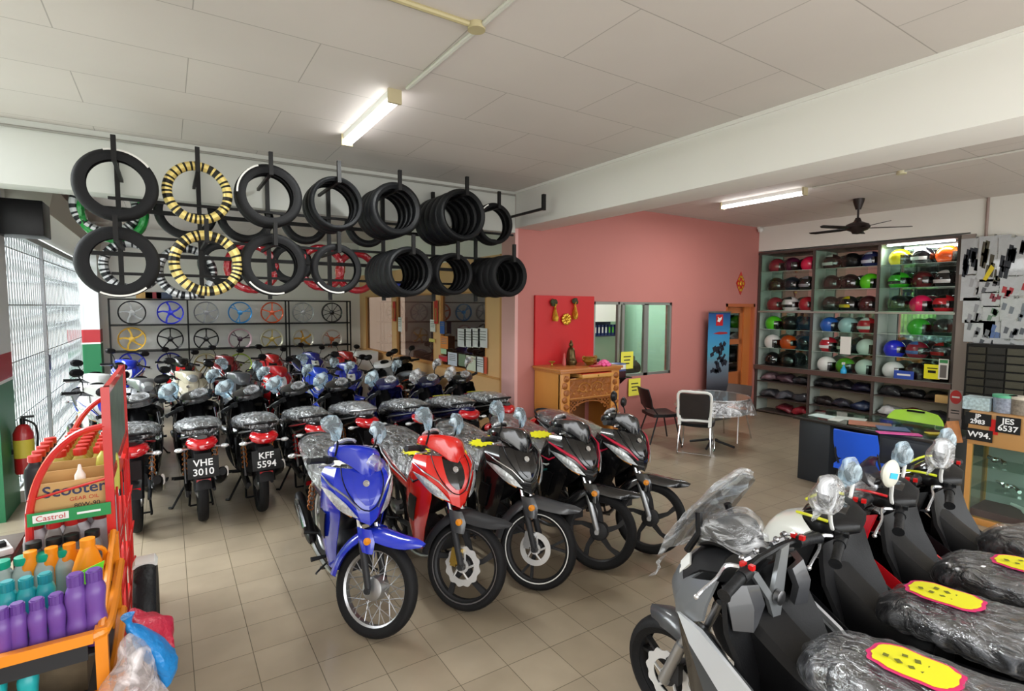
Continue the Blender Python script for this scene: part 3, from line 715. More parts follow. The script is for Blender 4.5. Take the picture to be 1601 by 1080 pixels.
    MB().tube(curve([(.02, -.13, .25), (.08, -.22, .22), (.14, -.24, .24)], 3), .007, 6).obj('brake_pedal', M['dark'], t)
    MB().tube([(-.08, .10, .25), (-.16, .24, .015)], .011, 8).tube([(-.16, .24, .012), (-.13, .27, .008)], .013, 6).obj('side_stand', M['black'], t)
    MB().tube([(-.16, -.08, .24), (-.30, -.10, .05), (-.34, -.10, .04)], .011, 6).tube([(-.16, .08, .24), (-.30, .10, .05)], .011, 6).tube([(-.30, -.10, .05), (-.30, .10, .05)], .009, 6).obj('centre_stand', M['black'], t)
    MB().tube([(.36, 0, .86), (.2, 0, .62), (-.05, 0, .50), (-.3, 0, .60), (-.8, 0, .80)], .028, 8).obj('frame', M['black'], t)
    return t

P = lambda c, r=.22: mat(c, r, coat=.8)
blue, redp, blackp, navy = P('1a2fb4'), P('d4241c'), P('101012'), P('1a1f4a')
silver = mat('9b9da0', .3, .7); greyd = mat('3c3d40', .35, coat=.5)
HD = R(-90)   # facing the camera row: forward = -Y
b1 = underbone('blue step-through motorcycle with wire-spoked wheels, front of the near row', blue, accent=silver, loc=(1.02, 3.74, 0), rz=HD, wheel='wire', rimm=M['alu'], hub='drum',
               forkm=M['dark'], fork_cap=blue, lamp='bar', headfilm=1, stickcol=M['paper'], emblem=2, side=navy)
b2 = underbone('bright red step-through motorcycle with wavy brake disc, second in the near row', redp, accent=M['gloss'], loc=(1.63, 3.70, 0), rz=HD, wheel='five', hub='disc', disc=.125, wavy=1, caliper=M['gold'],
               fender=M['dark'], fork_cap=greyd, stripe=M['steel'], decals=[M['gloss']], side=redp)
b3 = underbone('black motorcycle with white rim stripe and drilled disc, beside the red one', blackp, accent=M['gloss'], loc=(2.19, 3.65, 0), rz=HD, wheel='y', hub='disc', disc=.115, fork_cap=greyd, stripe=M['white'],
               fender=greyd, decals=None)
b4 = underbone('black and red striped motorcycle with round amber reflector, fourth in the near row', blackp, accent=M['gloss'], loc=(2.77, 3.63, 0), rz=HD, wheel='five', forkm=M['alu'], fork_cap=M['gloss'], mirror=None, trimc=mat('c4183c', .3),
               decals=[mat('c4183c', .3), M['white'], mat('1d6a66', .4)])
b5 = underbone('black and red motorcycle with open amber reflector, last in the near row by the altar', blackp, accent=M['gloss'], loc=(3.31, 3.60, 0), rz=HD, wheel='five', forkm=M['alu'], fork_cap=M['gloss'], sticker=None, seatfilm=1, mirror='bare', trimc=mat('c4183c', .3),
               decals=[mat('c4183c', .3), M['white'], mat('1d6a66', .4)])

# second row: backs to the camera, front wheels away
HU = R(90)
SG = 'second row of motorcycles with their tail lights towards the camera'
def rrow(x, label, plate=None, accent=None, side=None, yy=6.34, **k):
    a = dict(steer=34, wheel='five', hub='drum', plate=plate, sticker=None, mirror='bag', lod=1, shock='amber', accent=accent or M['gloss'])
    a.update(k)
    return underbone(label, side or blackp, loc=(x, yy, 0), rz=HU, **a)
rrow(-.29, 'black and red motorcycle at the left end of the tail-on row, beside the oil stand', accent=mat('b01822', .3), decals=[M['white']], mirror='bare', yy=6.36, steer=20, wheel='y', stripe=M['alu'])
rrow(.22, 'black motorcycle with number plate VHE 3010, tail towards the aisle', ('VHE', '3010'))
rrow(.72, 'black motorcycle with number plate KFF 5594, tail towards the aisle', ('KFF', '5594'), yy=6.30)
rrow(1.22, 'black motorcycle with red-edged tail right of number plate KFF 5594', None, accent=mat('a81822', .3), shock='red', yy=6.36)
rrow(1.74, 'black motorcycle with grey wrapped seat and raised tail behind the blue one', None, seatcol=mat('6a6c70', .5), yy=6.42)
rrow(2.32, 'navy blue motorcycle with wrapped black seat, tail behind the red one', None, side=P('16194a'), yy=6.30, shock='red')
rrow(2.86, 'dark navy motorcycle with yellow seat sticker and upright bars before the office wall', None, side=P('14163a'), sticker='burst', mirror='bag', bagm=M['bagw'], yy=6.22)
rrow(3.38, 'black motorcycle nearest the pink column, tail towards the aisle', None, mirror='bag', bagm=M['bagw'], sticker='burst', yy=6.28)

# further rows, between the second row and the wheel rack
white_b = P('e2e2e0'); sky = P('3f88cc'); yel = P('e6c81e')
TG = None
def back(x, y, rz, label, body, **k):
    a = dict(steer=22, lod=2, wheel='five', sticker=None, seatfilm=0, mirror='bare', accent=M['gloss'])
    a.update(k)
    return underbone(label, body, loc=(x, y, 0), rz=R(rz), **a)
back(-.74, 8.0, -76, 'white and blue motorcycle with yellow decals by the grille, behind the oil stand', white_b, accent=P('2036b8'), decals=[yel], legm=white_b)
back(-.85, 9.3, -82, 'white and black motorcycle with round mirrors close to the striped far pillar', white_b, accent=P('2036b8'), legm=P('2036b8'))
back(-.30, 8.45, -88, 'silver and white motorcycle with large square headlight facing the camera', silver, accent=M['gloss'], lamp='bar', mirror='bare')
back(.25, 9.0, -95, 'cream classic motorcycle with round headlight below the gold wheel', P('cfc6ae'), lamp='bar', accent=P('cfc6ae'))
back(.82, 8.5, -90, 'grey motorcycle with white wrapped mirrors between the tail-on bikes and wheel rack', P('54575c'), mirror='bag')
back(1.35, 9.1, -80, 'red and white motorcycle with tilted windscreen below the lime wheel', P('c81c24'), accent=M['white'], decals=[M['white']], legm=P('c81c24'))
back(1.95, 8.6, -102, 'blue and white motorcycle parked behind the grey wrapped seat', P('2448c4'), accent=M['white'], decals=[M['white']], mirror='bag')
back(2.5, 8.95, -98, 'deep blue motorcycle with black seat under the silver and blue wheel', P('1c2ca0'), accent=M['white'])
back(3.0, 8.5, 80, 'white and orange motorcycle with angular fairing behind the navy tail', white_b, accent=P('d8501c'), decals=[P('d8501c')])
back(3.55, 9.0, 84, 'black and orange striped motorcycle with pale seat below the office window', blackp, accent=P('d8501c'), seatcol=mat('8a9096', .4))
back(-.6, 11.4, -90, 'blue and black motorcycle in the last row, below the blue wheels', P('2036b8'), accent=M['white'])
back(.15, 11.35, -88, 'black motorcycle with red front cover in the last row, left of the cream one', blackp, accent=M['red'], legm=M['red'])
back(.9, 11.4, -92, 'maroon motorcycle in the last row under the cream and gold wheel', P('7a1a20'))
back(1.65, 11.3, -90, 'red motorcycle with black mirrors in the last row under the dark red wheel', P('b81820'), accent=M['gloss'])
back(2.4, 11.4, -85, 'dark blue motorcycle in the last row under the last wheels of the rack', P('1a2488'), accent=M['white'])
back(3.1, 11.3, -95, 'red and black motorcycle in the last row beside the white cabinet', P('a81c20'))

# ------------------------------------------------------------ hanging tyre rack
def at_y(px, py, Y):
    d = _f+_R*((px-800.5)/829.9)-_U*((py-540)/829.9); k = Y/d.y
    return Vector((d.x*k, Y, CH+d.z*k))
def at_x(px, py, X):
    d = _f+_R*((px-800.5)/829.9)-_U*((py-540)/829.9); k = X/d.x
    return Vector((X, d.y*k, CH+d.z*k))
rk = thing('tyre_rack', 'black steel hanging rack with hooked arms under the ceiling beam', 'rack', (0, 6.14, 2.6))
def rbar(name, a, b, w=.02, par=rk):
    a = Vector(a)-Vector((0, 6.14, 2.6)); b = Vector(b)-Vector((0, 6.14, 2.6))
    MB().box([min(a[i], b[i])-w for i in range(3)], [max(a[i], b[i])+w for i in range(3)]).obj(name, M['iron'], par)
ARMX = [-.30, .27, .88, 1.50, 2.12, 2.78]
for i, x in enumerate([-.34, .30, .92, 1.54, 2.16, 2.80, 3.40]): rbar('post', (x, 6.12, 3.42), (x, 6.12, 2.12), .019)
for z in (3.0, 2.66, 2.32): rbar('rail', (-.4, 6.09, z), (3.95, 6.09, z), .013)
for x in [3.86]:
    rbar('arm', (x, 5.26, 3.22), (x, 6.10, 3.22), .014)
    rbar('hook_tip', (x, 5.26, 3.22), (x, 5.26, 3.37), .02)
mt_green = mat('1f8a3c', .25, coat=.6, bump=.4, bscale=30); mt_red = mat('b3202c', .22, coat=.8, var=.5, scale=30, bump=.5, bscale=40)
mt_blue = mat('2a3aa8', .25, coat=.7, bump=.4, bscale=40)
mst = {'gold': (mat('e0c878', .35, .2), mat('1c1a14', .4)), 'silver': (mat('c9ccd0', .25, .3), mat('202226', .35))}
def tyre_mesh(kind, R1, w, h):
    key = (kind, R1, w, h)
    if key in _TY: return _TY[key]
    mb = MB()
    if kind in mst:
        N = 84; prof = [(h*.5+h*.5*math.cos(2*PI*k/10)-h*.0, w*math.sin(2*PI*k/10)) for k in range(10)]
        mb.torus(R1-h, prof, N); rnd = random.Random(3); cur = 0; seg = [];
        while len(seg) < N: seg += [cur]*rnd.choice((1, 1, 2)); cur = 1-cur
        mb.m = [seg[i//10] for i in range(len(mb.f))]
        o = mb.obj('tyre', list(mst[kind]))
    elif kind in ('green', 'red', 'blue'):
        o = mb.torus(R1-h, [(h*.5+h*.5*math.cos(2*PI*k/10), w*math.sin(2*PI*k/10)) for k in range(10)], 60).crumple(.006, 40).obj('tyre', {'green': mt_green, 'red': mt_red, 'blue': mt_blue}[kind])
    else:
        make_tyre(mb, R1, h, w, 48); o = mb.obj('tyre', M['rubber2'] if kind == 'shiny' else M['rubber'])
        if kind == 'label':
            pass
    me = o.data; bpy.data.objects.remove(o); _TY[key] = me; return me
_TY = {}
ORD = ['front', 'second', 'third', 'fourth', 'fifth', 'sixth', 'seventh', 'eighth']
def stack(px, py, Y, n, where, R1=.28, w=.05, h=.072, kind='plain', step=None, group=None, one=None, tilt=0):
    p = at_y(px, py, Y); step = step or w*2.05
    if Y < 6:
        az = p.z+R1-h-.017; rbar('arm', (p.x, Y-.05, az), (p.x, 6.08, az), .013); rbar('hook_tip', (p.x, Y-.065, az), (p.x, Y-.065, az+.17), .017)
    for k in range(n):
        o = bpy.data.objects.new('tyre', tyre_mesh(kind, R1, w, h)); COL.objects.link(o)
        o.location = (p.x+random.uniform(-.006, .006)*(k > 0), Y+w+k*step, p.z+random.uniform(-.008, .004)*(k > 0)); o.rotation_euler = (R(tilt), random.random()*6, 0)
        if n == 1: tag(o, one or ('black tyre hanging '+where), 'tyre', group)
        else: tag(o, '%s tyre of the stack %s' % (ORD[k], where), 'tyre', group or ('tyres stacked '+where))
        if k == 0 and kind == 'plain' and n < 3:
            MB().torus(R1-.02, [(0, -w*.99), (.014, -w*.96), (.014, -w*.90), (0, -w*.9)], 10, a0=3.8, a1=5.0).obj('paper_band', M['paper'], o)
stack(181, 288, 5.30, 1, '', R1=.285, h=.092, w=.055, one='large black tyre on the upper hook nearest the grille')
stack(310, 300, 5.34, 1, '', R1=.265, h=.077, w=.05, kind='gold', one='tyre wrapped in gold and black stripes on the second upper hook')
stack(423, 305, 5.34, 2, 'on the third upper hook', R1=.285, h=.085)
stack(528, 317, 5.34, 3, 'on the fourth upper hook, below the twin tube lamp', R1=.262, h=.048, w=.065, kind='shiny')
stack(622, 326, 5.36, 4, 'on the fifth upper hook', R1=.28, h=.072, w=.07, kind='shiny')
stack(726, 335, 5.36, 5, 'on the sixth upper hook, longest upper stack', R1=.29, h=.06, w=.078, kind='shiny')
stack(776, 349, 5.7, 2, 'on the last upper hook beside the beam corner', R1=.255, h=.05, w=.05)
stack(184, 409, 5.30, 1, '', R1=.285, h=.10, w=.055, one='large black tyre on the lower hook nearest the grille')
stack(324, 411, 5.34, 1, '', R1=.285, h=.085, w=.055, kind='gold', one='tyre wrapped in gold and black stripes on the second lower hook')
stack(430, 413, 5.34, 2, 'on the third lower hook', R1=.285, h=.085)
stack(528, 420, 5.40, 1, '', R1=.25, h=.065, one='small black tyre on the fourth lower hook among red ones')
stack(643, 424, 5.32, 6, 'on the fifth lower hook with blocky tread', R1=.265, h=.06, w=.066, kind='shiny')
stack(712, 428, 5.55, 4, 'on the sixth lower hook', R1=.245, h=.05, w=.055)
stack(799, 431, 5.32, 5, 'on the last lower hook nearest the pink column', R1=.25, h=.06, w=.07)
for px, py, kind, R1, l in ((176, 332, 'green', .30, 'green wrapped tyre behind the uppermost left tyre'), (165, 322, 'silver', .29, 'silver and black striped tyre in front of the green one'),
        (291, 330, 'shiny', .29, 'thin black tyre hung behind the gold striped upper tyre'), (385, 338, 'shiny', .29, 'thin black tyre hung behind the third upper stack'),
        (478, 345, 'shiny', .27, 'black tyre hung behind between third and fourth upper stacks'), (575, 352, 'shiny', .27, 'black tyre hung behind between fourth and fifth upper stacks'),
        (205, 415, 'silver', .27, 'silver striped tyre seen through the lower left tyre'), (292, 425, 'silver', .29, 'silver striped tyre behind the lower gold striped one'),
        (350, 412, 'shiny', .25, 'black tyre seen through the lower gold striped one'), (395, 418, 'red', .29, 'shiny red wrapped tyre behind the third lower stack'),
        (457, 412, 'shiny', .24, 'small black tyre between red wrapped ones'), (505, 418, 'red', .28, 'shiny red wrapped tyre behind the small fourth lower tyre'),
        (560, 425, 'red', .27, 'shiny red wrapped tyre left of the blocky tread stack'), (622, 424, 'blue', .22, 'blue wrapped tyre seen through the blocky tread stack')):
    stack(px, py, 6.62, 1, '', R1=R1, h=.085, w=.055, kind=kind, one=l, group='tyres hung behind the main rack')
MB().box((-.6, 6.60, 2.96), (4.0, 6.64, 3.0)).obj('rail', M['iron'], rk, loc=(0, -6.14, -2.6))
MB().box((-.6, 6.60, 2.52), (4.0, 6.64, 2.56)).obj('rail', M['iron'], rk, loc=(0, -6.14, -2.6))

# ------------------------------------------------------------ wheel rack on the back wall
YR = 13.05
wk = thing('wheel_rack', 'black steel wall rack that displays coloured alloy wheels', 'rack', (0, YR, 0))
def wbar(name, x0, x1, z0, z1, y0=0., y1=.025): MB().box((x0, y0, z0), (x1, y1, z1)).obj(name, M['iron'], wk)
ux = [at_y(px, 500, YR).x for px in (171, 294, 447, 452, 543, 548)]
for x in ux: wbar('upright', x-.015, x+.015, 0, 2.165)
for z in (2.15, 1.63, 1.10): wbar('shelf_bar', ux[0], ux[-1], z-.015, z+.015)
MB().box((ux[0], .03, 1.105), (ux[-1], .33, 1.115)).box((ux[0], .03, 1.635), (ux[-1], .33, 1.645)).obj('shelf_mesh', M['iron'], wk)
cols = [206.4, 266.4, 322.5, 375.3, 425.3, 473.9, 518.9]; WY = [488.5, 530, 569]
SPEC = [[('black', '151515', 'five', '9a9a9a'), ('bright blue', '2030c8', 'five', None), ('smoky silver', '8f9094', 'six', None), ('sky blue', '2f8fd0', 'three', None), ('orange', 'd85a2a', 'star', None), ('silver many-spoked', 'a8aaac', 'ten', None), ('black many-spoked', '141416', 'ten', None)],
        [('gold', 'c9a13c', 'five', None), ('black five-spoked', '141416', 'star', None), ('black slim-spoked', '18181a', 'star', None), ('pale pink rimmed', 'd8b8c0', 'three', '3a2030'), ('cream rimmed', 'ddd8c0', 'star', 'b8a050'), ('white rimmed with gold spokes', 'e0dccc', 'five', 'c09030'), ('white rimmed with orange spokes', 'e0d4c8', 'three', 'c05a28')],
        [('blue, lowest row', '2838b0', 'five', None), ('blue rimmed with black spokes', '1f2c98', 'star', '151515'), ('cream rimmed, lowest row', 'cfc8a8', 'star', '8a7030'), ('lime', 'a8c040', 'three', '707838'), ('dark red', '6a1c20', 'six', None), ('silver and blue', 'a0a4c0', 'six', '303890'), ('black, lowest row', '202022', 'three', '808080')]]
for r in range(3):
    for c in range(7):
        nm, col, kind, sp = SPEC[r][c]; p = at_y(cols[c], WY[r], YR+.1)
        t = MB(); rim_ring(t, .235, .045, 40, t=.02)
        if r == 1 and c in (3, 4, 5, 6) or r == 2 and c == 2: t.torus(.205, [(0, -.02), (.02, -.045), (.02, .045), (0, .02)], 40)
        o = t.obj('alloy_wheel', mat(col, .28, .35, coat=.5), loc=p, rot=(R(4), 0, 0))
        tag(o, nm+' alloy wheel on the wall rack', 'alloy wheel', ('top', 'middle', 'lowest')[r]+' row of alloy wheels on the wall rack')
        spokes(MB(), kind, .22, .045).lathe([(0, -.035), (.05, -.03), (.055, .03), (0, .03)], 16, ax='y', caps=False).obj('spokes', mat(sp or col, .3, .35, coat=.4), o)
for k, (px, col) in enumerate(((226, 'b08a50'), (240, '8a3038'), (257, '3f4a60'))):
    p = at_y(px, 462, YR+.15); o = MB().box((-.14, -.1, -.02), (.14, .1, .11)).obj('parts_box', mat(col, .6, var=.4, scale=9), loc=(p.x, YR+.15, 2.19), bevel=.004)
    tag(o, ('brown', 'maroon', 'slate')[k]+' parts box on top of the wheel rack', 'box')

# ------------------------------------------------------------ helmet cabinet (right)
XC = 9.74; SH = [3.09, 2.74, 2.375, 2.0, 1.635, 1.275, .93, .62, .30, .04]
cab = thing('display_cabinet', 'tall dark-framed glass cabinet full of helmets along the right wall', 'cabinet', (XC, 3.0, 0))
mfr = mat('4b3f3b', .45); mpost = mat('8a7d78', .4, .4); mirr = mat('b9c4bf', .03, .92)
YB = [0.02, 1.06, 2.10, 3.13]
for y in YB:
    MB().box((0, y-.02, 0), (.03, y+.02, 3.11)).obj('upright', mfr, cab); MB().box((.03, y-.012, 0), (.42, y+.012, 3.07)).obj('partition_panel', mat('b4beb6', .4), cab)
MB().box((.06, .1, 3.04), (.10, .98, 3.065)).obj('cabinet_light_strip', mat('ffffff', .5, emit=6.), cab)
area('cabinet_light', (XC+.09, 3.54, 3.03), (0, R(0), 0), .05, .9, 7, (.95, 1, .97))
MB().box((.40, .02, .93), (.43, 3.13, 3.09)).obj('mirror_back', mirr, cab)
MB().box((.40, .02, 0), (.43, 3.13, .9)).obj('lower_back', mat('b8ad98', .6), cab)
MB().box((-.02, .0, 3.07), (.42, 3.15, 3.11)).obj('top_board', mfr, cab)
for i, z in enumerate(SH[1:]):
    for b in range(3):
        g_ = i not in (2, 5, 8)
        MB().box((.02 if i < 6 else 0, YB[b]+.02, z-(.008 if g_ else .02)), (.40, YB[b+1]-.02, z)).obj('shelf', (mat('a9bdb3', .15, .1, coat=.8) if i < 5 else mfr), cab)
MB().box((-.015, .02, 1.955), (.02, 3.13, 1.985)).obj('upper_track', malu, cab)
MB().box((-.05, 0, .845), (.02, 3.15, .93)).obj('lower_ledge', mat('5d4640', .45), cab)
MB().box((-.05, 0, .925), (.02, 3.15, .935)).obj('ledge_trim', malu, cab)
for b in range(3):
    MB().box((.0, YB[b]+.5, 1.99), (.004, YB[b+1]-.02, 3.06)).obj('glass_door', M['glassg'], cab)
    MB().box((.012, YB[b]+.02, .94), (.016, YB[b]+.6, 1.95)).obj('glass_door', M['glassg'], cab)
MB().box((9.70, 2.83, 0), (9.9, 2.99, 3.11)).obj('aluminium_post', mpost).__setitem__('kind', 'structure')
def helmet(kind, c1, c2, y, z, label, rz=0, x=9.93, s=1.):
    c1 = P(c1, .15); c2 = P(c2, .15) if c2 else c1
    n, m = 24, 14
    def shell(r, keep, mm=None):
        mb = MB(); vs = []; fs = []
        for i in range(m+1):
            t = -R(48)+(PI/2+R(48))*i/m
            for k in range(n):
                a = 2*PI*k/n; q = max(math.cos(t), .02)
                vs.append(Vector((r*1.06*q*math.cos(a), r*.92*q*math.sin(a), r*1.02*math.sin(t)+.005)))
        for i in range(m):
            for k in range(n):
                a = (2*PI*(k+.5)/n+PI) % (2*PI)-PI; zc = (vs[i*n+k].z+vs[(i+1)*n+k].z)/2
                if keep(a, zc/r): fs.append((i*n+k, i*n+(k+1) % n, (i+1)*n+(k+1) % n, (i+1)*n+k))
        mb.add(vs, fs); return mb
    if kind == 'full': op = lambda a, zz: abs(a) < 1.1 and -.22 < zz < .42
    elif kind == 'open': op = lambda a, zz: abs(a) < 1.15-.35*max(0, zz) and zz < .42
    else: op = lambda a, zz: zz < -.02
    t = MB().add(*_sf(shell(.132, lambda a, zz: not op(a, zz))))
    o = t.obj('helmet', c1, loc=(x, y, z+.132*.75*s), rot=(0, 0, R(-76+rz))); o.scale = (s*1.12, s*1.12, s*1.12)
    tag(o, label, 'helmet', 'helmets in the glass cabinet')
    MB().add(*_sf(shell(.122, lambda a, zz: True))).obj('liner', M['black'], o)
    if kind != 'half':
        MB().add(*_sf(shell(.136, lambda a, zz: abs(a) < 1.3 and (-.25 if kind == 'full' else -.55) < zz < .46))).obj('visor', glass('visor', (.25, .25, .27), .12) if 'visor' not in bpy.data.materials else bpy.data.materials['visor'], o)
    if c2 is not c1:
        MB().add(*_sf(shell(.1335, lambda a, zz: abs(a) > 1.35 and (-.35 < zz < .1 or zz > .75)))).obj('helmet_graphic', c2, o)
def _sf(mb): return mb.v, mb.f
W_ = ['far', 'middle', 'near']; RW = ['top', 'second', 'third', 'fourth', 'fifth', 'sixth']
HS = [[[('open', 'a81c34', None), ('open', '4a1430', None), ('open', 'e02050', None)], [('full', '0d0d0f', 'd8d8d8'), ('half', '0d0d0f', None), ('full', '20285a', 'c8d0e0')], [('open', 'f0d010', None), ('full', '0f1014', 'e8e8e8'), ('open', 'e85818', None)]],
      [[('full', '101412', None), ('full', '141c28', None), ('full', '141414', '808088')], [('full', '1a0c10', None), ('full', '2a1014', None), ('open', '58c818', None)], [('full', '40b820', '101010'), ('full', '58181c', None), ('full', '101012', 'c8c8c8')]],
      [[('full', 'a02030', None), ('full', 'c8c4c4', '202020'), ('full', '981c28', None)], [('full', '121212', None), ('full', '141414', 'b8a818'), ('full', '3a1014', None)], [('full', '1c1c1e', None), ('open', 'e01858', None), ('full', 'b01420', '101010')]],
      [[('open', '50c020', None), ('half', '202226', None), ('half', '2a2c30', None)], [('open', '1c58b0', None), ('open', 'b8ccd8', None), ('open', 'c01828', 'e0e0e0')], [None, ('open', '38b028', None), ('open', '202226', None)]],
      [[('open', 'e0e0de', None), ('full', 'e85018', None), ('half', '1a1a1e', None)], [('open', 'a81828', 'e0e0e0'), ('open', '0c3020', 'c8d8c8'), ('open', 'e4e4e2', None)], [('full', '1c28c0', None), ('full', 'a02038', '5070b8'), ('full', '101012', 'b02020')]],
      [[('full', '0e0e10', None), ('open', '141416', None), None], [('open', 'e4e4e0', None), ('open', '58a828', None), ('open', 'e4e4e2', None)], [('open', 'd4dcd8', None), ('full', '2c1420', None), ('full', '181014', 'c0a818')]]]
def cname(h):
    v = [int(h[i:i+2], 16) for i in (0, 2, 4)]; mx = max(v)
    for k, nme in {'a81c34': 'crimson', '4a1430': 'plum', 'e02050': 'hot pink', '20285a': 'navy', 'f0d010': 'yellow', 'e85818': 'orange', '58c818': 'lime green', '40b820': 'green', '58181c': 'dark red', 'c8c4c4': 'silver', 'a02030': 'red', '981c28': 'dark red', 'e01858': 'hot pink', 'b01420': 'red', '50c020': 'lime green', '1c58b0': 'blue', 'b8ccd8': 'pale blue', 'c01828': 'red', '38b028': 'green', 'e85018': 'orange', 'a81828': 'red', '0c3020': 'dark green', '1c28c0': 'deep blue', 'a02038': 'red and blue', '58a828': 'green', '2c1420': 'maroon', '2a1014': 'maroon', '3a1014': 'dark maroon', '1a0c10': 'brown-black', '141c28': 'blue-black'}.items():
        if k == h: return nme
    return 'white' if mx > 190 else 'black'
for r in range(6):
    for b in range(3):
        bay = 2-b   # bay 0 is the far one: largest Y
        for k in range(3):
            sp = HS[r][b][k]
            if not sp: continue
            y = 3.0+YB[bay+1]-.22-k*.315
            helmet(sp[0], sp[1], sp[2], y, SH[r+1], '%s helmet, %s from the left on the %s shelf of the %s bay' % (cname(sp[1]), ('first', 'second', 'third')[k], RW[r], W_[b]), rz=random.uniform(-12, 12), x=9.93+random.uniform(-.02, .03))
# wrapped clothing and bags on the lower open shelves
LC = [['8a7078', '56404a', '3c3c42'], ['2c2c30', '1e1e22', '1c1c34'], ['26282c', '17171a', '34312e'], ['3a3a40', '50525a', '44464c'], ['241e1e', '30303a', '1c2c4c'], ['c8c8c8', '7c1a20', '3a3a42'], ['5c3a40', '7a2834', 'a02030'], ['7c2030', '5a2a30', '8a2030'], ['a8a8aa', '50525a', '2c2e38']]
for r in range(3):
    for b in range(3):
        bay = 2-b
        for k in range(3):
            if r == 2 and b == 0 and k == 0: continue
            y = 3.0+YB[bay+1]-.19-k*.32; z = SH[7+r-1+0] if False else SH[7+r]
            o = MB().loft([(-.16, .05, .03, .08), (-.08, .075, .065, .13), (.04, .08, .07, .14), (.12, .07, .055, .12), (.16, .045, .03, .08)], 12, 2.6, 3, ax='y').crumple(.045, 9, r*9+b*3+k)
            o.v = [Vector((p.x, p.y, max(p.z, .002))) for p in o.v]
            o = o.obj('wrapped_bundle', mat(LC[r*3+b][k], .35, coat=.5, var=.4, scale=12, bump=.8, bscale=30), loc=(9.95, y, z), sharp=60)
            tag(o, 'plastic-wrapped bundle, %s from the left on the %s open shelf of the %s bay' % (('first', 'second', 'third')[k], ('upper', 'middle', 'lowest')[r], W_[b]), 'bundle', 'wrapped bundles under the helmets')
def card(name, label, cat, p0, w, h, m, axis='x', parent=None, t=.004):
    o = MB().box((-t, -w/2, -h/2), (0, w/2, h/2)).obj(name, m) if axis == 'x' else MB().box((-w/2, -t, -h/2), (w/2, 0, h/2)).obj(name, m)
    o.location = p0; return tag(o, label, cat)
card('notice_paper', 'plain white notice taped to the middle bay of the cabinet', 'notice', at_x(1322, 540, 9.735), .17, .30, M['paper'])
o = card('blue_label', 'small blue label card on the ledge of the near cabinet bay', 'label', at_x(1413, 586, 9.70), .27, .13, mat('2a4aa8', .5)); MB().box((-.0065, -.09, -.012), (-.004, .09, .016)).obj('label_print', M['text'], o)
o = card('yellow_card', 'yellow printed card on the ledge of the near cabinet bay', 'card', at_x(1457, 581, 9.69), .2, .22, M['yellow']); MB().box((-.0065, -.07, .045), (-.004, .06, .06)).obj('card_print', M['black'], o); MB().box((-.0065, -.05, -.02), (-.004, .05, .02)).obj('card_print', M['black'], o)
o = card('tall_sticker_card', 'tall white card with green top beside the yellow card', 'card', at_x(1475, 577, 9.685), .12, .30, M['paper']); MB().box((-.007, -.05, .09), (-.0045, .05, .14)).obj('green_top', mat('3a8a50', .5), o); MB().box((-.007, -.04, -.13), (-.0045, .04, .06)).obj('print_block', mat('6a6460', .5), o)
o = MB().loft([(0, 0, .045, .045), (.06, 0, .045, .045), (.12, 0, .015, .015), (.15, 0, .014, .014)], 14, 2, 2, ax='z').obj('spray_bottle', mat('28a0d8', .3)); o.location = (9.66, at_x(1319, 575, 9.66).y, .935); tag(o, 'small blue spray bottle on the cabinet ledge', 'bottle')
MB().box((-.05, -.012, .15), (.02, .012, .19)).obj('trigger_head', M['white'], o)
o = card('no_entry_sign', 'red round no-entry sign on the aluminium post', 'sign', at_x(1494, 632, 9.69), .15, .42, mat('a89a94', .5)); MB().lathe([(0, -.008), (.075, -.008), (.075, -.004), (0, -.004)], 28, (0, 0, .08), 'x', caps=False).xf(Matrix.Diagonal((1, .93, 1.35, 1)) ).obj('red_disc', M['red'], o)
MB().box((-.011, -.045, .095), (-.008, .045, .12)).obj('white_bar', M['white'], o); MB().box((-.0065, -.05, -.10), (-.004, .05, -.085)).obj('sign_print', M['dark'], o); MB().box((-.0065, -.05, -.14), (-.004, .05, -.125)).obj('sign_print', M['dark'], o)
o = MB().box((-.08, -.09, 0), (.08, .09, .12)).obj('carton', mat('c8a468', .7), loc=(9.85, 3.12, .62), bevel=.003); tag(o, 'small tan carton at the near end of the open shelves', 'carton')

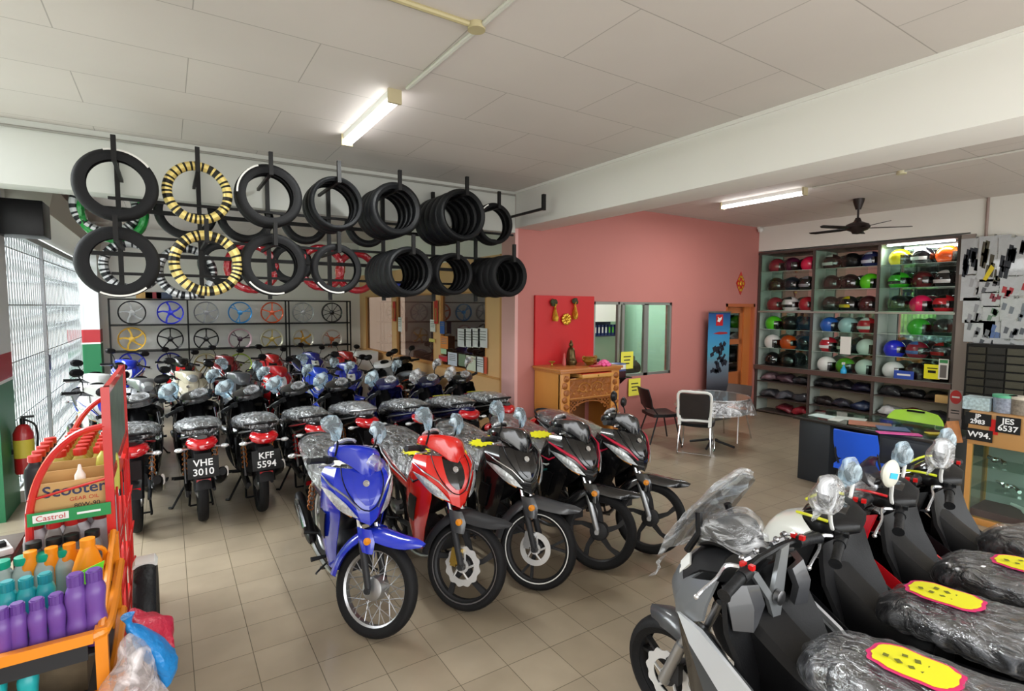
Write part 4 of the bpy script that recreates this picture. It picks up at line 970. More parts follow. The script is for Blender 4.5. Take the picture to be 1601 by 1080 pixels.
# sticker packets and parts drawers on the wall to the right of the post
mpk = film('packet_film', amount=.5, milk=(.85, .86, .88), scale=14)
mw2 = mat('b4b7bb', .35, coat=.4, var=.1, scale=14, bump=.5, bscale=20); gi = 0
rows_ = [(1527, 372, 428, '2b2e38'), (1556, 368, 440, '4a4436'), (1588, 370, 430, '32343c'), (1527, 430, 470, 'a0a0a4'), (1556, 436, 458, '5a5a60'), (1590, 432, 462, 'a83038'), (1530, 465, 505, '8a8c90'), (1560, 456, 480, '803040'), (1591, 466, 500, '707880'), (1532, 500, 535, '707478'), (1562, 478, 502, '64806c'), (1592, 500, 530, '585c64'), (1563, 502, 535, '5870a0'), (1546, 528, 548, '50545c'), (1578, 532, 550, '707478')]
for i, (px, y0, y1, col) in enumerate(rows_):
    a = at_x(px, y0, 9.66-.012*(i % 3)); b = at_x(px, y1, 9.66-.012*(i % 3)); h = a.z-b.z
    o = MB().box((-.004, -.17, -h), (.004, .17, 0)).obj('sticker_packet', mw2, loc=(a.x, a.y, a.z)); tag(o, 'clear-bagged sticker set %s, on the wall display' % ('number %d' % (i+1) if False else ['at the top left', 'at the top middle', 'at the top right', 'below the top left one', 'below the top middle one', 'with red print, upper right', 'mid left', 'with maroon print, middle', 'mid right', 'lower left', 'with green print, middle', 'lower right', 'with blue print, lower middle', 'left of the bottom two', 'right of the bottom two'][i]), 'sticker packet', 'bagged sticker sets hung on the wall')
    g = MB(); rr = random.Random(i)
    for q in range(12 if h > .5 else 5):
        yy = rr.uniform(-.12, .10); zz = -h*rr.uniform(.12, .8); L_ = min(h*.3, .22)
        g.prism([(yy, zz), (yy+.02, zz-L_), (yy+.06, zz-L_*.9), (yy+.045, zz+.02)], (-.003, 0, 0), org=(-.0045, 0, 0), u=(0, 1, 0))
    g.obj('sticker_print', mat(col, .4), o)
    if i == 1: MB().prism([(-.02, -.45), (.06, -.62), (.10, -.60), (.02, -.40)], (-.003, 0, 0), org=(-.008, 0, 0), u=(0, 1, 0)).obj('yellow_print', mat('d8c020', .4), o)
    a_ = MB().box((-.02, -.005, -.01), (.05, .005, .02)).obj('hanger', M['steel'], o)
o = thing('parts_drawer_unit', 'dark wall unit of small labelled parts drawers below the sticker packets', 'drawer unit', (9.40, 1.9, 0))
MB().box((.0, 0, 0), (.3, .86, 1.56)).obj('carcass', M['iron'], o)
for r in range(9):
    for c in range(4):
        MB().box((-.02, .03+c*.205, .55+r*.11), (0, .215+c*.205, .635+r*.11)).box((-.024, .07+c*.205, .57+r*.11), (-.02, .175+c*.205, .61+r*.11)).obj('drawer_front', mat(['38352c', '474438', '2c2a27'][(r*3+c) % 3], .4), o)
o = thing('parts_drawer_unit', 'second dark parts drawer unit at the right edge', 'drawer unit', (9.40, 1.0, 0)); MB().box((0, 0, 0), (.3, .85, 1.5)).obj('carcass', M['iron'], o)
for r in range(5):
    MB().box((-.02, .04, .55+r*.19), (0, .8, .70+r*.19)).obj('drawer_front', mat('3c3a36', .4), o)

# ------------------------------------------------------------ altar and things along the pink wall
mal = mat('c8863e', .4, var=.12, scale=3, stretch=(1, 1, .25)); mcv = mat('96561e', .4, var=.35, scale=16, bump=.9, bscale=22)
al = thing('altar_table', 'carved honey-coloured wooden altar table before the pink wall', 'altar', (4.38, 5.55, 0))
for x in (0, 1.03): MB().box((x, .02, 0), (x+.03, .6, 1.15)).obj('side_panel', mal, al)
MB().box((-.04, -.05, 1.17), (1.10, .6, 1.205)).box((-.02, -.03, 1.14), (1.08, .6, 1.17)).obj('top_board', mat('b9743a', .3, var=.15, stretch=(.3, 1, 1)), al, bevel=.004)
for x in (0, .91):
    pb = MB().box((x, -.015, 0), (x+.15, .05, 1.14)).obj('corner_pillar', mal, al, bevel=.006)
    q = MB()
    for i in range(11): q.ball((x+.075+.012*(-1)**i, -.018, .12+i*.095), (.05, .022, .045), 8, 5)
    q.crumple(.012, 22).obj('pillar_carving', mcv, pb)
cp = MB().box((.15, .0, .79), (.91, .03, 1.06)).obj('carved_panel', mcv, al)
q = MB()
for s, cx in ((1, .40), (-1, .66)):
    q.tube([(cx+s*(.13-.11*k/14)*math.cos(k*.55)-.0, -.006, .925+(.085-.06*k/14)*math.sin(k*.55)) for k in range(15)], .009, 6)
for k in range(9): q.ball((.23+k*.075, -.004, .86+.05*math.sin(k*2.2)), (.022, .014, .018), 8, 5)
q.tube([(.15, -.01, 1.06), (.91, -.01, 1.06)], .012, 6).tube([(.15, -.01, .79), (.91, -.01, .79)], .012, 6)
q.obj('relief_carving', mat('b07230', .35), cp)
dr = MB().box((.30, -.10, 1.075), (.86, .3, 1.125)).obj('drawer', mat('cf9850', .35), al, bevel=.003); MB().box((.31, -.09, 1.125), (.85, .3, 1.13)).obj('red_liner', M['red'], dr); MB().ball((.58, -.11, 1.1), .012).obj('knob', M['gold'], dr)
q = MB()
for x0, s in ((.16, 1), (.90, -1)):
    for i in range(4):
        for j in range(4-i):
            a = (x0+s*(.03+i*.06), .01, .76-j*.055)
            q.torus(.022, [(-.006, -.006), (.006, -.006), (.006, .006), (-.006, .006)], 10, (a[0], a[1], a[2]), 'y')
q.box((.15, 0, .76), (.91, .02, .79)); q.tube(curve([(.15, .01, .55), (.25, .01, .68), (.53, .01, .74), (.81, .01, .68), (.91, .01, .55)]), .012, 6)
q.obj('fretwork', mcv, al)
MB().box((.15, .55, 0), (.91, .58, 1.1)).obj('back_board', mat('6a3e1a', .5, var=.2), al)
rb = MB().box((4.37, 6.13, 1.2), (5.47, 6.165, 2.2)).obj('red_board', mat('c41e22', .45, var=.06, scale=3)); tag(rb, 'bright red backing board on the wall above the altar', 'board')
for k, (px, py, l) in enumerate(((868, 489, 'left gold pouch ornament on the red board'), (899, 486, 'right gold pouch ornament on the red board'))):
    p = at_y(px, py, 6.1); o = MB().loft([(-.12, 0, .03, .05), (-.06, 0, .035, .065), (.03, 0, .02, .035), (.08, 0, .012, .018), (.13, 0, .02, .04)], 12, 2, 3, ax='z').crumple(.012, 20, k).obj('pouch_ornament', mat('d8a838', .3, .6, bump=.6, bscale=40), loc=p); tag(o, l, 'ornament')
    MB().ball((-.03+.03*k, -.005, .15), (.06, .02, .05), 10, 6).crumple(.02, 25, k).obj('leaf_spray', mat('3a3a20', .6), o)
p = at_y(887, 498, 6.1); o = MB()
for k in range(9): o.ball((.06*math.cos(k*.7), 0, .06*math.sin(k*.7)), (.035, .014, .028), 8, 5)
o = o.ball((0, 0, 0), (.03, .02, .03), 8, 6).obj('flower_ornament', mat('d8a838', .3, .6), loc=(at_y(886, 499, 6.1))); tag(o, 'round gold flower ornament between the two pouches', 'ornament')
ZA = 1.206
def on_altar(name, label, cat, x, y, mb, m): return tag(mb.obj(name, m, loc=(x, y, ZA)), label, cat)
bz = mat('5a4a2c', .3, .7, var=.3, scale=30)
st = thing('bronze_statue', 'small dark bronze seated statue on the altar', 'statue', (4.88, 5.95, ZA))
MB().loft([(0, 0, .06, .09), (.05, 0, .07, .10), (.10, 0, .055, .08), (.2, 0, .045, .065), (.25, 0, .03, .04)], 14, 2.2, 3, ax='z').crumple(.008, 25).obj('robed_body', bz, st)
MB().ball((0, 0, .29), (.032, .032, .042), 12, 8).ball((0, 0, .335), (.018, .018, .02), 8, 6).obj('statue_head', bz, st)
o = on_altar('incense_bowl', 'round gold incense bowl beside the statue', 'bowl', 5.06, 5.75, MB().lathe([(0, .02), (.04, .0), (.05, .02), (.10, .06), (.105, .09), (.085, .11), (.095, .125), (.075, .12), (0, .10)], 28, caps=False), mat('a8883c', .25, .8))
for s in (-1, 1): MB().torus(.025, [(-.006, -.006), (.006, -.006), (.006, .006), (-.006, .006)], 14, (s*.11, 0, .11), 'y').obj('bowl_handle', M['gold'], o)
on_altar('offering_cup', 'little gold stemmed cup at the left end of the altar', 'cup', 4.50, 5.9, MB().lathe([(0, 0), (.035, 0), (.01, .015), (.01, .04), (.05, .07), (.045, .075), (0, .06)], 20, caps=False), M['gold'])
lo = MB()
for ring, (r0, n, hh) in enumerate(((.075, 8, .03), (.05, 6, .055), (.02, 4, .075))):
    for k in range(n):
        a = 2*PI*k/n+ring*.4; lo.ball((r0*math.cos(a), r0*math.sin(a), hh-.01), (.028, .028, .024), 8, 6)
on_altar('lotus_lamp', 'bright pink lotus lamp on the altar front edge', 'lotus lamp', 5.20, 5.60, lo, mat('f060a0', .4))
on_altar('red_cloth', 'folded red cloth on the altar top', 'cloth', 5.02, 5.58, MB().loft([(-.09, .01, .01, .04), (-.03, .014, .014, .06), (.05, .012, .012, .05), (.10, .008, .007, .03)], 10, 2.4, 3).crumple(.008, 30), mat('a81c24', .6))
on_altar('figurine', 'red and white figurine left of the bronze statue', 'figurine', 4.74, 5.93, MB().loft([(0, 0, .03, .03), (.06, 0, .025, .028), (.12, 0, .018, .018), (.15, 0, .02, .02), (.175, 0, .008, .008)], 12, 2, 3, ax='z'), mat('b84a48', .4))
on_altar('glass_cup', 'white porcelain cup at the right end of the altar', 'cup', 5.18, 5.95, MB().lathe([(0, 0), (.03, 0), (.045, .05), (.05, .10), (.04, .10), (0, .02)], 18, caps=False), M['white'])
on_altar('vase', 'small red vase by the incense bowl on the altar', 'vase', 5.20, 5.80, MB().lathe([(0, 0), (.03, 0), (.04, .04), (.02, .08), (.025, .1), (0, .1)], 16, caps=False), mat('9a2028', .3))
o = MB().lathe([(0, 0), (.15, 0), (.15, .5), (.135, .5), (.135, .03), (0, .03)], 28, caps=False).obj('waste_bin', mat('7d6c54', .5, var=.08), loc=(4.24, 5.85, 0)); tag(o, 'brown cylindrical bin between the pink column and altar', 'bin')
# yellow notices, shelf of boxes
for k, (px, py, l) in enumerate(((979, 563, 'yellow printed notice on the window, upper one'), (992, 605, 'yellow printed notice on the pink wall below the shelf'))):
    p = at_y(px, py, 6.14 if k else 6.16); o = MB().box((-.135, -.002, -.14), (.135, .002, .14)).obj('yellow_notice', mat('e8e050', .6), loc=(p.x, 6.14, p.z)); tag(o, l, 'notice')
    for i in range(3): MB().box((-.08+.01*i, -.0035, .05-i*.055), (.08-.015*i, -.002, .068-i*.055)).obj('notice_print', M['dark'], o)
sh = thing('wall_shelf', 'small black wall shelf beside the altar under the window', 'shelf', (5.62, 6.0, .93))
MB().box((0, -.06, 0), (.5, .165, .015)).obj('board', M['black'], sh)
for x in (.05, .45): MB().prism([(0, 0), (.15, 0), (.15, -.12)], (.01, 0, 0), org=(x, .01, 0), u=(0, 1, 0)).obj('bracket', M['black'], sh)
for k, (z, h, c, l) in enumerate(((.946, .10, '3a1c20', 'dark red printed box at the bottom of the shelf stack'), (1.047, .12, '4a5a8c', 'blue and white printed box on top of the shelf stack'))):
    o = MB().box((-.13, -.09, 0), (.13, .09, h)).obj('printed_box', mat(c, .5, var=.3, scale=20), loc=(5.86, 6.04, z), bevel=.003); tag(o, l, 'box')
    if k: MB().box((-.06, -.093, .03), (.12, -.09, .1)).obj('white_panel', M['paper'], o)
# window view: folders etc. in the green room
cbn = thing('wall_cupboard', 'white overhead cupboard in the green back room', 'cupboard', (7.1, 8.24, 1.74)); MB().box((0, 0, 0), (1.0, .35, .7)).obj('carcass', M['white'], cbn)
fs = thing('folder_shelf', 'dark blue open shelf of folders under the cupboard', 'shelf', (7.1, 8.24, 1.43)); MB().box((0, .02, 0), (1.0, .35, .02)).box((0, .3, 0), (1.0, .34, .3)).obj('shelf_board', mat('20244a', .5), fs)
for k in range(10):
    o = MB().box((-.03, 0, 0), (.03, .2, .22)).obj('folder', mat('20306a', .5), loc=(7.16+k*.098, 8.30, 1.452)); tag(o, 'blue folder, %s from the left, on the shelf seen through the pink wall window' % ['first', 'second', 'third', 'fourth', 'fifth', 'sixth', 'seventh', 'eighth', 'ninth', 'tenth'][k], 'folder', 'row of folders in the green room'); MB().box((-.02, -.003, .05), (.02, 0, .17)).obj('spine_label', mat('e0e4e0' if k < 7 else '60c828', .5), o)
o = thing('office_desk', 'cluttered desk behind the pink wall window', 'desk', (5.6, 7.0, 0)); MB().box((0, 0, .72), (2.4, .7, .76)).obj('desk_top', mat('9a8c74', .5), o); MB().box((.05, .05, 0), (.5, .65, .72)).box((1.9, .05, 0), (2.35, .65, .72)).obj('pedestal', mat('5a5248', .5), o)
o = MB().box((-.25, -.15, 0), (.25, .15, .35)).obj('printer', mat('3a3a3c', .5), loc=(6.3, 7.3, .762), bevel=.02); tag(o, 'dark office printer on the desk behind the window', 'printer')
o = MB().loft([(0, 0, .1, .15), (.1, 0, .13, .2), (.25, 0, .10, .18), (.33, 0, .03, .08)], 12, 2.2, 3, ax='z').crumple(.05, 10).obj('paper_tray', mat('4a4640', .6), loc=(7.5, 7.35, .762)); tag(o, 'dark heap of papers on the desk behind the window', 'papers')
# diamond ornament, roll-up banner
p = at_y(1159, 443, 6.15)
o = MB().prism([(0, -.22), (.14, 0), (0, .22), (-.14, 0)], (0, .008, 0), org=(0, -.008, 0)).obj('new_year_ornament', mat('c02a20', .4), loc=(p.x, 6.165, p.z)); tag(o, 'red and gold diamond paper ornament high on the pink wall', 'ornament')
q = MB()
for k in range(10): q.ball((.085*math.cos(k*.63)*.9, -.012, .13*math.sin(k*.63)), (.026, .006, .03), 8, 5)
q.ball((0, -.012, 0), (.035, .01, .05), 10, 6).obj('gold_fretwork', mat('d8a030', .3, .5), o)
bn = thing('roll_up_banner', 'tall blue roll-up banner with a red emblem beside the door', 'banner', (8.02, 5.98, 0))
bm = bpy.data.materials.new('banner_print'); bm.use_nodes = True; t = bm.node_tree; b_ = t.nodes['Principled BSDF']
tcn = t.nodes.new('ShaderNodeTexCoord'); sx_ = t.nodes.new('ShaderNodeSeparateXYZ'); t.links.new(tcn.outputs['Object'], sx_.inputs[0])
mr = t.nodes.new('ShaderNodeMapRange'); mr.inputs['From Max'].default_value = 1.96; t.links.new(sx_.outputs['Z'], mr.inputs[0])
cr = t.nodes.new('ShaderNodeValToRGB'); E = cr.color_ramp.elements; E[0].position = .3; E[0].color = (*lin('33343c'), 1); E[1].position = 1; E[1].color = (*lin('1c3c78'), 1)
for ps, c in ((.38, '5a5c66'), (.52, '6c8090'), (.62, '4f9ab4'), (.78, '3a8cc0')): e_ = E.new(ps); e_.color = (*lin(c), 1)
t.links.new(mr.outputs[0], cr.inputs[0]); t.links.new(cr.outputs[0], b_.inputs['Base Color']); b_.inputs['Roughness'].default_value = .5
MB().box((0, 0, .02), (.62, .006, 1.96)).obj('banner_sheet', bm, bn)
MB().box((-.02, -.05, 0), (.66, .06, .05)).box((-.01, -.01, 1.95), (.63, .015, 1.975)).obj('banner_stand', M['steel'], bn)
MB().box((.21, -.004, 1.72), (.40, 0, 1.92)).obj('emblem_panel', M['red'], bn)
MB().prism([(-.07, -.03), (-.04, .01), (-.06, .05), (0, .02), (.06, .05), (.05, 0), (.02, -.02), (0, -.05)], (0, -.002, 0), org=(.305, -.004, 1.83)).obj('wing_emblem', M['white'], bn)
MB().prism([(-.2, 0), (-.02, .03), (.2, .02), (.22, -.01), (0, -.02)], (0, -.003, 0), org=(.33, 0, 1.58)).obj('red_scooter_print', mat('a02830', .4), bn)
q = MB()
rr = random.Random(5)
for k in range(26): q.cbox((.31+rr.gauss(0, .1), -.003, .9+rr.random()*.5), (.05+rr.random()*.05, .003, .04+rr.random()*.09), Matrix.Rotation(rr.random()*3, 3, 'Y'))
q.obj('crowd_print', mat('2a2a34', .5), bn)

# ------------------------------------------------------------ notices on the office front
def on_office(name, label, cat, px, py, w, h, col, grp=None, lines=4):
    p = at_x(px, py, 4.07); o = MB().box((-.002, -w/2, -h/2), (.002, w/2, h/2)).obj(name, mat(col, .6), loc=(4.075, p.y, p.z)); tag(o, label, cat, grp)
    if lines:
        q = MB()
        for i in range(lines): q.box((-.0035, -w*.36, h*(.3-.14*i)), (-.002, w*.36, h*(.3-.14*i)+.012))
        q.obj('print', mat('7a7a78', .6), o)
    return o
for k, px in enumerate((721.5, 732, 743, 754)): on_office('certificate', '%s of four white certificates on the office window' % ['first', 'second', 'third', 'last'][k], 'certificate', px, 528, .29, .30, 'dcdcdc', 'certificates on the office window')
on_office('orange_notice', 'orange notice on the office window post', 'notice', 694, 535, .3, .22, 'e08a40'); on_office('blue_sticker', 'tall blue sticker on the office window', 'sticker', 691, 512, .18, .22, '2a5aa0', lines=2)
on_office('green_note', 'pale green note under the orange notice', 'note', 693, 549, .22, .09, 'b8d8b0', lines=0); on_office('red_sticker', 'red sticker at the bottom of the office window', 'sticker', 692, 560, .34, .1, 'c82c38', lines=1)
on_office('poster', 'white poster with dark seal at the foot of the window', 'poster', 707, 561, .34, .22, 'd0d4e0'); on_office('green_poster', 'greenish picture poster between two white sheets', 'poster', 722, 563, .25, .2, '7a8c70', lines=0)
on_office('pale_sheet', 'pale green sheet right of the picture poster', 'sheet', 737, 568, .36, .24, 'd8dec8', lines=1); on_office('white_sheet', 'white printed sheet at the right foot of the window', 'sheet', 750, 570, .27, .24, 'dfe0e0'); on_office('red_edge_sticker', 'narrow red-orange sticker at the right edge of the window', 'sticker', 758, 571, .1, .26, 'd85838', lines=0)
on_office('paper_strip', 'white paper strip on the first office window post', 'paper', 625, 507, .2, .3, 'e0e0dc'); on_office('paper_strip', 'white paper strip on the second office window post', 'paper', 676, 509, .22, .22, 'e4e4e0'); on_office('yellow_strip', 'small yellow label low on the second office window post', 'label', 675, 532, .25, .06, 'd8c868', lines=0)
for px, l in ((616, 'red couplet strip on the first office window post'), (681.5, 'red couplet strip on the second office window post')):
    p = at_x(px, 480, 4.07); o = MB().box((-.003, -.07, -.3), (.003, .07, .12)).obj('couplet_strip', mat('c8281c', .5), loc=(4.07, p.y, p.z)); tag(o, l, 'couplet'); MB().box((-.005, -.03, -.26), (-.003, .03, -.02)).obj('gold_print', M['gold'], o)
o = MB().box((-.25, -.25, 0), (.25, .25, 1.02)).obj('white_cabinet', M['white'], loc=(3.72, 11.9, 0), bevel=.01); tag(o, 'white upright cabinet at the far end of the office front', 'cabinet')
MB().box((-.23, -.256, .05), (.23, -.25, .98)).obj('door', mat('e8e8ea', .4), o)

# ------------------------------------------------------------ round table, chairs, desk, display case
tb = thing('round_table', 'round grey table draped in clear plastic near the door', 'table', (6.71, 4.88, 0))
MB().lathe([(0, .72), (.50, .72), (.505, .735), (.50, .75), (0, .75)], 40, caps=False).obj('tabletop', mat('6a6460', .25, coat=.6, var=.15, scale=4), tb)
MB().lathe([(0, .02), (.03, .02), (.03, .72), (0, .72)], 14, caps=False).obj('column', M['chrome'], tb)
for k in range(4): a = k*PI/2+.4; MB().tube([(0, 0, .10), (.32*math.cos(a), .32*math.sin(a), .02)], .018, 8).obj('leg', M['dark'], tb)
ring = []
sk = []
for j in range(5):
    row = []
    for k in range(36):
        a = 2*PI*k/36; rr_ = .50+.012*j*(math.sin(k*1.3)+.6)+.004*j; row.append((rr_*math.cos(a), rr_*math.sin(a), .753-.055*j-(.02*math.sin(k*.9) if j == 4 else 0)))
    sk.append(row)
pc = MB().patch(sk, 2, 2, .002, closed=True).obj('plastic_tablecloth', M['film'], loc=(6.71, 4.88, .003)); tag(pc, 'clear plastic cover hanging over the edge of the round table', 'tablecloth')
def chair(label, x, y, rz, frame, back, seatm, legs='four', group=None):
    t = thing('chair', label, 'chair', (x, y, 0), R(rz), group)
    MB().patch([[(-.2, -.21, .45), (-.2, 0, .44), (-.2, .21, .45)], [(0, -.23, .45), (0, 0, .435), (0, .23, .45)], [(.2, -.22, .455), (.2, 0, .44), (.2, .22, .455)], [(.24, -.2, .44), (.24, 0, .425), (.24, .2, .44)]], 3, 3, .045).obj('seat', seatm, t)
    if frame is M['white']:
        o = [(-.24, -.2, .50), (-.27, -.215, .7), (-.30, -.2, .88), (-.305, 0, .895), (-.30, .2, .88), (-.27, .215, .7), (-.24, .2, .50), (-.235, 0, .495)]
        MB().tube(curve(o+[o[0]], 4)[:-1], .018, 8, closed=True).box((-.25, -.22, .42), (-.20, -.18, .55)).box((-.25, .18, .42), (-.20, .22, .55)).obj('back_frame', frame, t)
        MB().patch([[(-.24, -.19, .52), (-.25, 0, .52), (-.24, .19, .52)], [(-.275, -.20, .7), (-.285, 0, .7), (-.275, .20, .7)], [(-.30, -.19, .87), (-.31, 0, .87), (-.30, .19, .87)]], 3, 3, .006).obj('mesh_back', back, t)
    else:
        MB().patch([[(-.21, -.17, .52), (-.23, 0, .52), (-.21, .17, .52)], [(-.25, -.20, .66), (-.28, 0, .66), (-.25, .20, .66)], [(-.30, -.19, .82), (-.32, 0, .82), (-.30, .19, .82)]], 3, 3, .018).obj('backrest', back, t)
    if legs == 'sled':
        for s in (-1, 1): MB().tube(curve([(-.16, s*.2, .43), (-.24, s*.22, .02), (.2, s*.22, .02), (.12, s*.2, .43)], 5), .012, 8).tube([(.05, s*.2, .45), (.05, s*.25, .62), (-.2, s*.25, .64)], .012, 8).obj('leg_frame', M['chrome'], t)
        MB().tube([(-.235, -.22, .03), (-.235, .22, .03)], .01, 8).obj('cross_bar', M['chrome'], t)
    else:
        lm = M['dark'] if legs == 'four' else M['chrome']
        for s in (-1, 1):
            MB().tube([(-.12, s*.18, .43), (-.26, s*.22, 0)], .012, 8).obj('leg', lm, t); MB().tube([(.14, s*.18, .43), (.24, s*.22, 0)], .012, 8).obj('leg', lm, t)
            MB().tube([(-.12, s*.19, .43), (-.22, s*.19, .56), (-.24, s*.18, .66)], .011, 8).obj('back_support', lm, t)
    return t
mesh_b = mat('2c2624', .7, alpha=.88)
chair('white-framed chair with dark mesh back, chrome sled legs, before the round table', 6.22, 4.78, 30, M['white'], mesh_b, M['black'], 'sled')
chair('small black chair turned sideways between wall and round table', 6.28, 5.50, -22, M['black'], M['black'], M['black'])
chair('dark brown chair with chrome legs at the far side of the table', 7.32, 5.00, 190, M['dark'], mat('4a3c38', .5), M['black'], 'chrome')
chair('bright blue plastic chair drawn up to the dark desk', 5.92, 2.50, 5, M['dark'], mat('1c58d8', .4), mat('1c58d8', .4))
gc = thing('chair', 'lime green chair behind the dark desk, cut-out handle', 'chair', (7.45, 2.70, 0), R(185))
MB().patch([[(-.2, -.22, .44), (-.2, .22, .44)], [(.22, -.23, .44), (.22, .23, .44)]], 2, 2, .04).obj('seat', mat('a8d838', .4), gc)
MB().patch([[(-.2, -.24, .48), (-.24, 0, .48), (-.2, .24, .48)], [(-.26, -.29, .65), (-.30, 0, .66), (-.26, .29, .65)], [(-.29, -.22, .76), (-.33, 0, .79), (-.29, .22, .76)]], 3, 3, .03).obj('backrest', mat('a8d838', .4), gc)
MB().cbox((-.335, 0, .77), (.03, .18, .022)).cbox((-.29, 0, .77), (.03, .18, .022)).obj('handle_slot', M['black'], gc)
for sx_ in (-.18, .18):
    for s in (-1, 1): MB().tube([(sx_, s*.18, .43), (sx_*1.2, s*.22, 0)], .013, 8).obj('leg', M['steel'], gc)
dk = thing('office_desk', 'dark grey office desk with glass top in front of the helmet cabinet', 'desk', (6.30, 1.95, 0))
md = mat('2d3034', .45, var=.05)
MB().box((-.06, -.03, .72), (.80, 1.48, .75)).obj('desk_top', mat('26211f', .3, coat=.4), dk, bevel=.003)
MB().box((-.03, .0, .751), (.77, 1.45, .757)).obj('glass_sheet', M['glassg'], dk)
MB().box((.0, 1.08, 0), (.72, 1.43, .72)).obj('pedestal', md, dk, bevel=.004); MB().box((.0, .02, 0), (.72, .58, .72)).obj('pedestal', md, dk, bevel=.004)
MB().box((.55, .58, .1), (.58, 1.08, .72)).obj('modesty_panel', md, dk)
for z in (.05, .38): MB().box((-.012, .05, z), (0, .55, z+.3)).obj('drawer_front', mat('33363a', .4), dk, bevel=.003)
def on_desk(name, label, cat, px, py, mb, m, rz=0, z=.758):
    d = _f+_R*((px-800.5)/829.9)-_U*((py-540)/829.9); k = (z-CH)/d.z; return tag(mb.obj(name, m, loc=(d.x*k, d.y*k, z), rot=(0, 0, R(rz))), label, cat)
for k, (px, py, w_, h_, c, l) in enumerate(((1290, 651, .3, .21, 'b8ccc8', 'pale blue paper sheet on the far left of the desk'), (1310, 655, .12, .3, 'c8ccc4', 'white folded leaflet on the desk'), (1330, 655, .3, .2, 'b0b8b0', 'grey printed sheet in the middle of the desk'), (1360, 663, .4, .25, 'a86c54', 'reddish picture card on the desk'), (1395, 670, .28, .2, '506488', 'blue printed leaflet near the green chair'), (1405, 678, .38, .10, 'd8509c', 'bright pink card near the desk edge'), (1462, 678, .15, .1, 'd8c840', 'yellow pad by the standing calendar'))):
    on_desk('desk_paper', l, 'paper', px, py, MB().box((-h_/2, -w_/2, 0), (h_/2, w_/2, .003+.0008*k)), mat(c, .6, var=.15, scale=14), 8*k)
on_desk('desk_calendar', 'standing desk calendar with orange picture beside the licence plates', 'calendar', 1487, 690, MB().prism([(-.055, 0), (.055, 0), (0, .2)], (0, .15, 0), org=(0, -.075, 0)), mat('9a6438', .5, var=.6, scale=14), 70)
on_desk('letter_tray', 'small clear tray of oddments on the desk', 'tray', 1380, 664, MB().box((-.08, -.12, 0), (.08, .12, .05)), M['glassg'], 0)
dc = thing('display_case', 'glass display case in honey wood frame at the right edge', 'display case', (6.38, .45, 0))
for y0, y1 in ((1.33, 1.37), (-.0, .04)):
    for x0 in (0, .46): MB().box((x0, y0, 0), (x0+.04, y1, .79)).obj('corner_post', mat('c08a48', .4), dc)
MB().box((-.005, -.0, .76), (.5, 1.37, 1.07)).obj('wooden_header', mat('b98a52', .45, var=.1, stretch=(1, .3, 1)), dc, bevel=.003)
MB().box((-.01, 0, 0), (.5, 1.37, .06)).obj('base_board', mat('b9803e', .4), dc, bevel=.003)
MB().box((.05, .04, .062), (.45, 1.33, .13)).obj('inner_plinth', mat('4a1c20', .5), dc)
MB().box((.012, .04, .06), (.016, 1.33, .76)).box((.04, 1.345, .06), (.46, 1.35, .76)).obj('glass_pane', M['glassg'], dc)
MB().box((.47, .04, .06), (.48, 1.33, .76)).obj('back_panel', mat('9fa3a0', .4), dc)
for z in (.32, .55): MB().box((.03, .04, z), (.45, 1.33, z+.006)).obj('glass_shelf', M['glassg'], dc)
for k, (y, z, s) in enumerate(((1.1, .328, .09), (.8, .328, .1), (.5, .328, .08), (1.2, .558, .07), (.9, .558, .1), (.62, .558, .1), (.95, .132, .12), (.55, .132, .1))):
    q = MB().tube(curve([(-s, -s, .03), (0, -s*.3, .045), (s*.5, s*.4, .03), (s, s*1.3, .04)], 3), [.018]*10, 7).ball((s*.3, s*.3, .03), (.035, .035, .028), 10, 6).crumple(.008, 30, k)
    tag(q.obj('metal_part', M['chrome'] if k < 6 else M['white'], loc=(6.62, .45+y, z)), '%s metal engine part on the %s level of the display case' % (['first', 'second', 'third', 'first', 'second', 'third', 'first', 'second'][k], ['middle', 'middle', 'middle', 'top', 'top', 'top', 'bottom', 'bottom'][k]), 'engine part')
for k, (px, py, w_, h_, s, ts, l) in enumerate(((1529, 655, .19, .11, ('JP', '2983'), .055, 'black number plate reading JP 2983 on the display case'), (1531, 680, .19, .11, ('W94.',), .075, 'black number plate reading W94 under the JP one'), (1576, 665, .17, .15, ('JES', '6537'), .07, 'black number plate reading JES 6537 on the case header'))):
    p = at_x(px, py, 6.36); o = MB().box((-.004, -w_/2, -h_/2), (.004, w_/2, h_/2)).obj('number_plate', M['plate'], loc=(6.362, p.y, p.z)); tag(o, l, 'number plate')
    for i, q in enumerate(s): text('plate_text', q, ts, M['text'], o, (-.006, 0, ((len(s)-1)/2-i)*ts*.95), (R(90), 0, R(-90)), .0006, bold=.0015)
o = MB().box((-.003, -.03, -.07), (.003, .03, .07)).obj('red_sticker', M['red'], loc=(6.368, at_x(1554, 662, 6.36).y, .95)); tag(o, 'upright red sticker between the number plates', 'sticker')
for k, (px, c, l) in enumerate(((1530, 'a8bcc0', 'clear square tub of plastic parts on the display case'), (1570, '8890a0', 'clear round tub with green lid full of screws'), (1597, '80786c', 'clear tub of small fittings at the right edge'))):
    p = at_x(px, 640, 6.55); o = (MB().box((-.09, -.1, 0), (.09, .1, .12)) if k == 0 else MB().lathe([(0, 0), (.08, 0), (.085, .14), (0, .14)], 20, caps=False)).obj('storage_tub', mat(c, .3, var=.8, scale=45), loc=(6.55, p.y, 1.072)); tag(o, l, 'tub')
    if k: MB().lathe([(0, .141), (.09, .141), (.09, .165), (0, .165)], 20, caps=False).obj('lid', mat('58b088' if k == 1 else 'c8c0b0', .4), o)

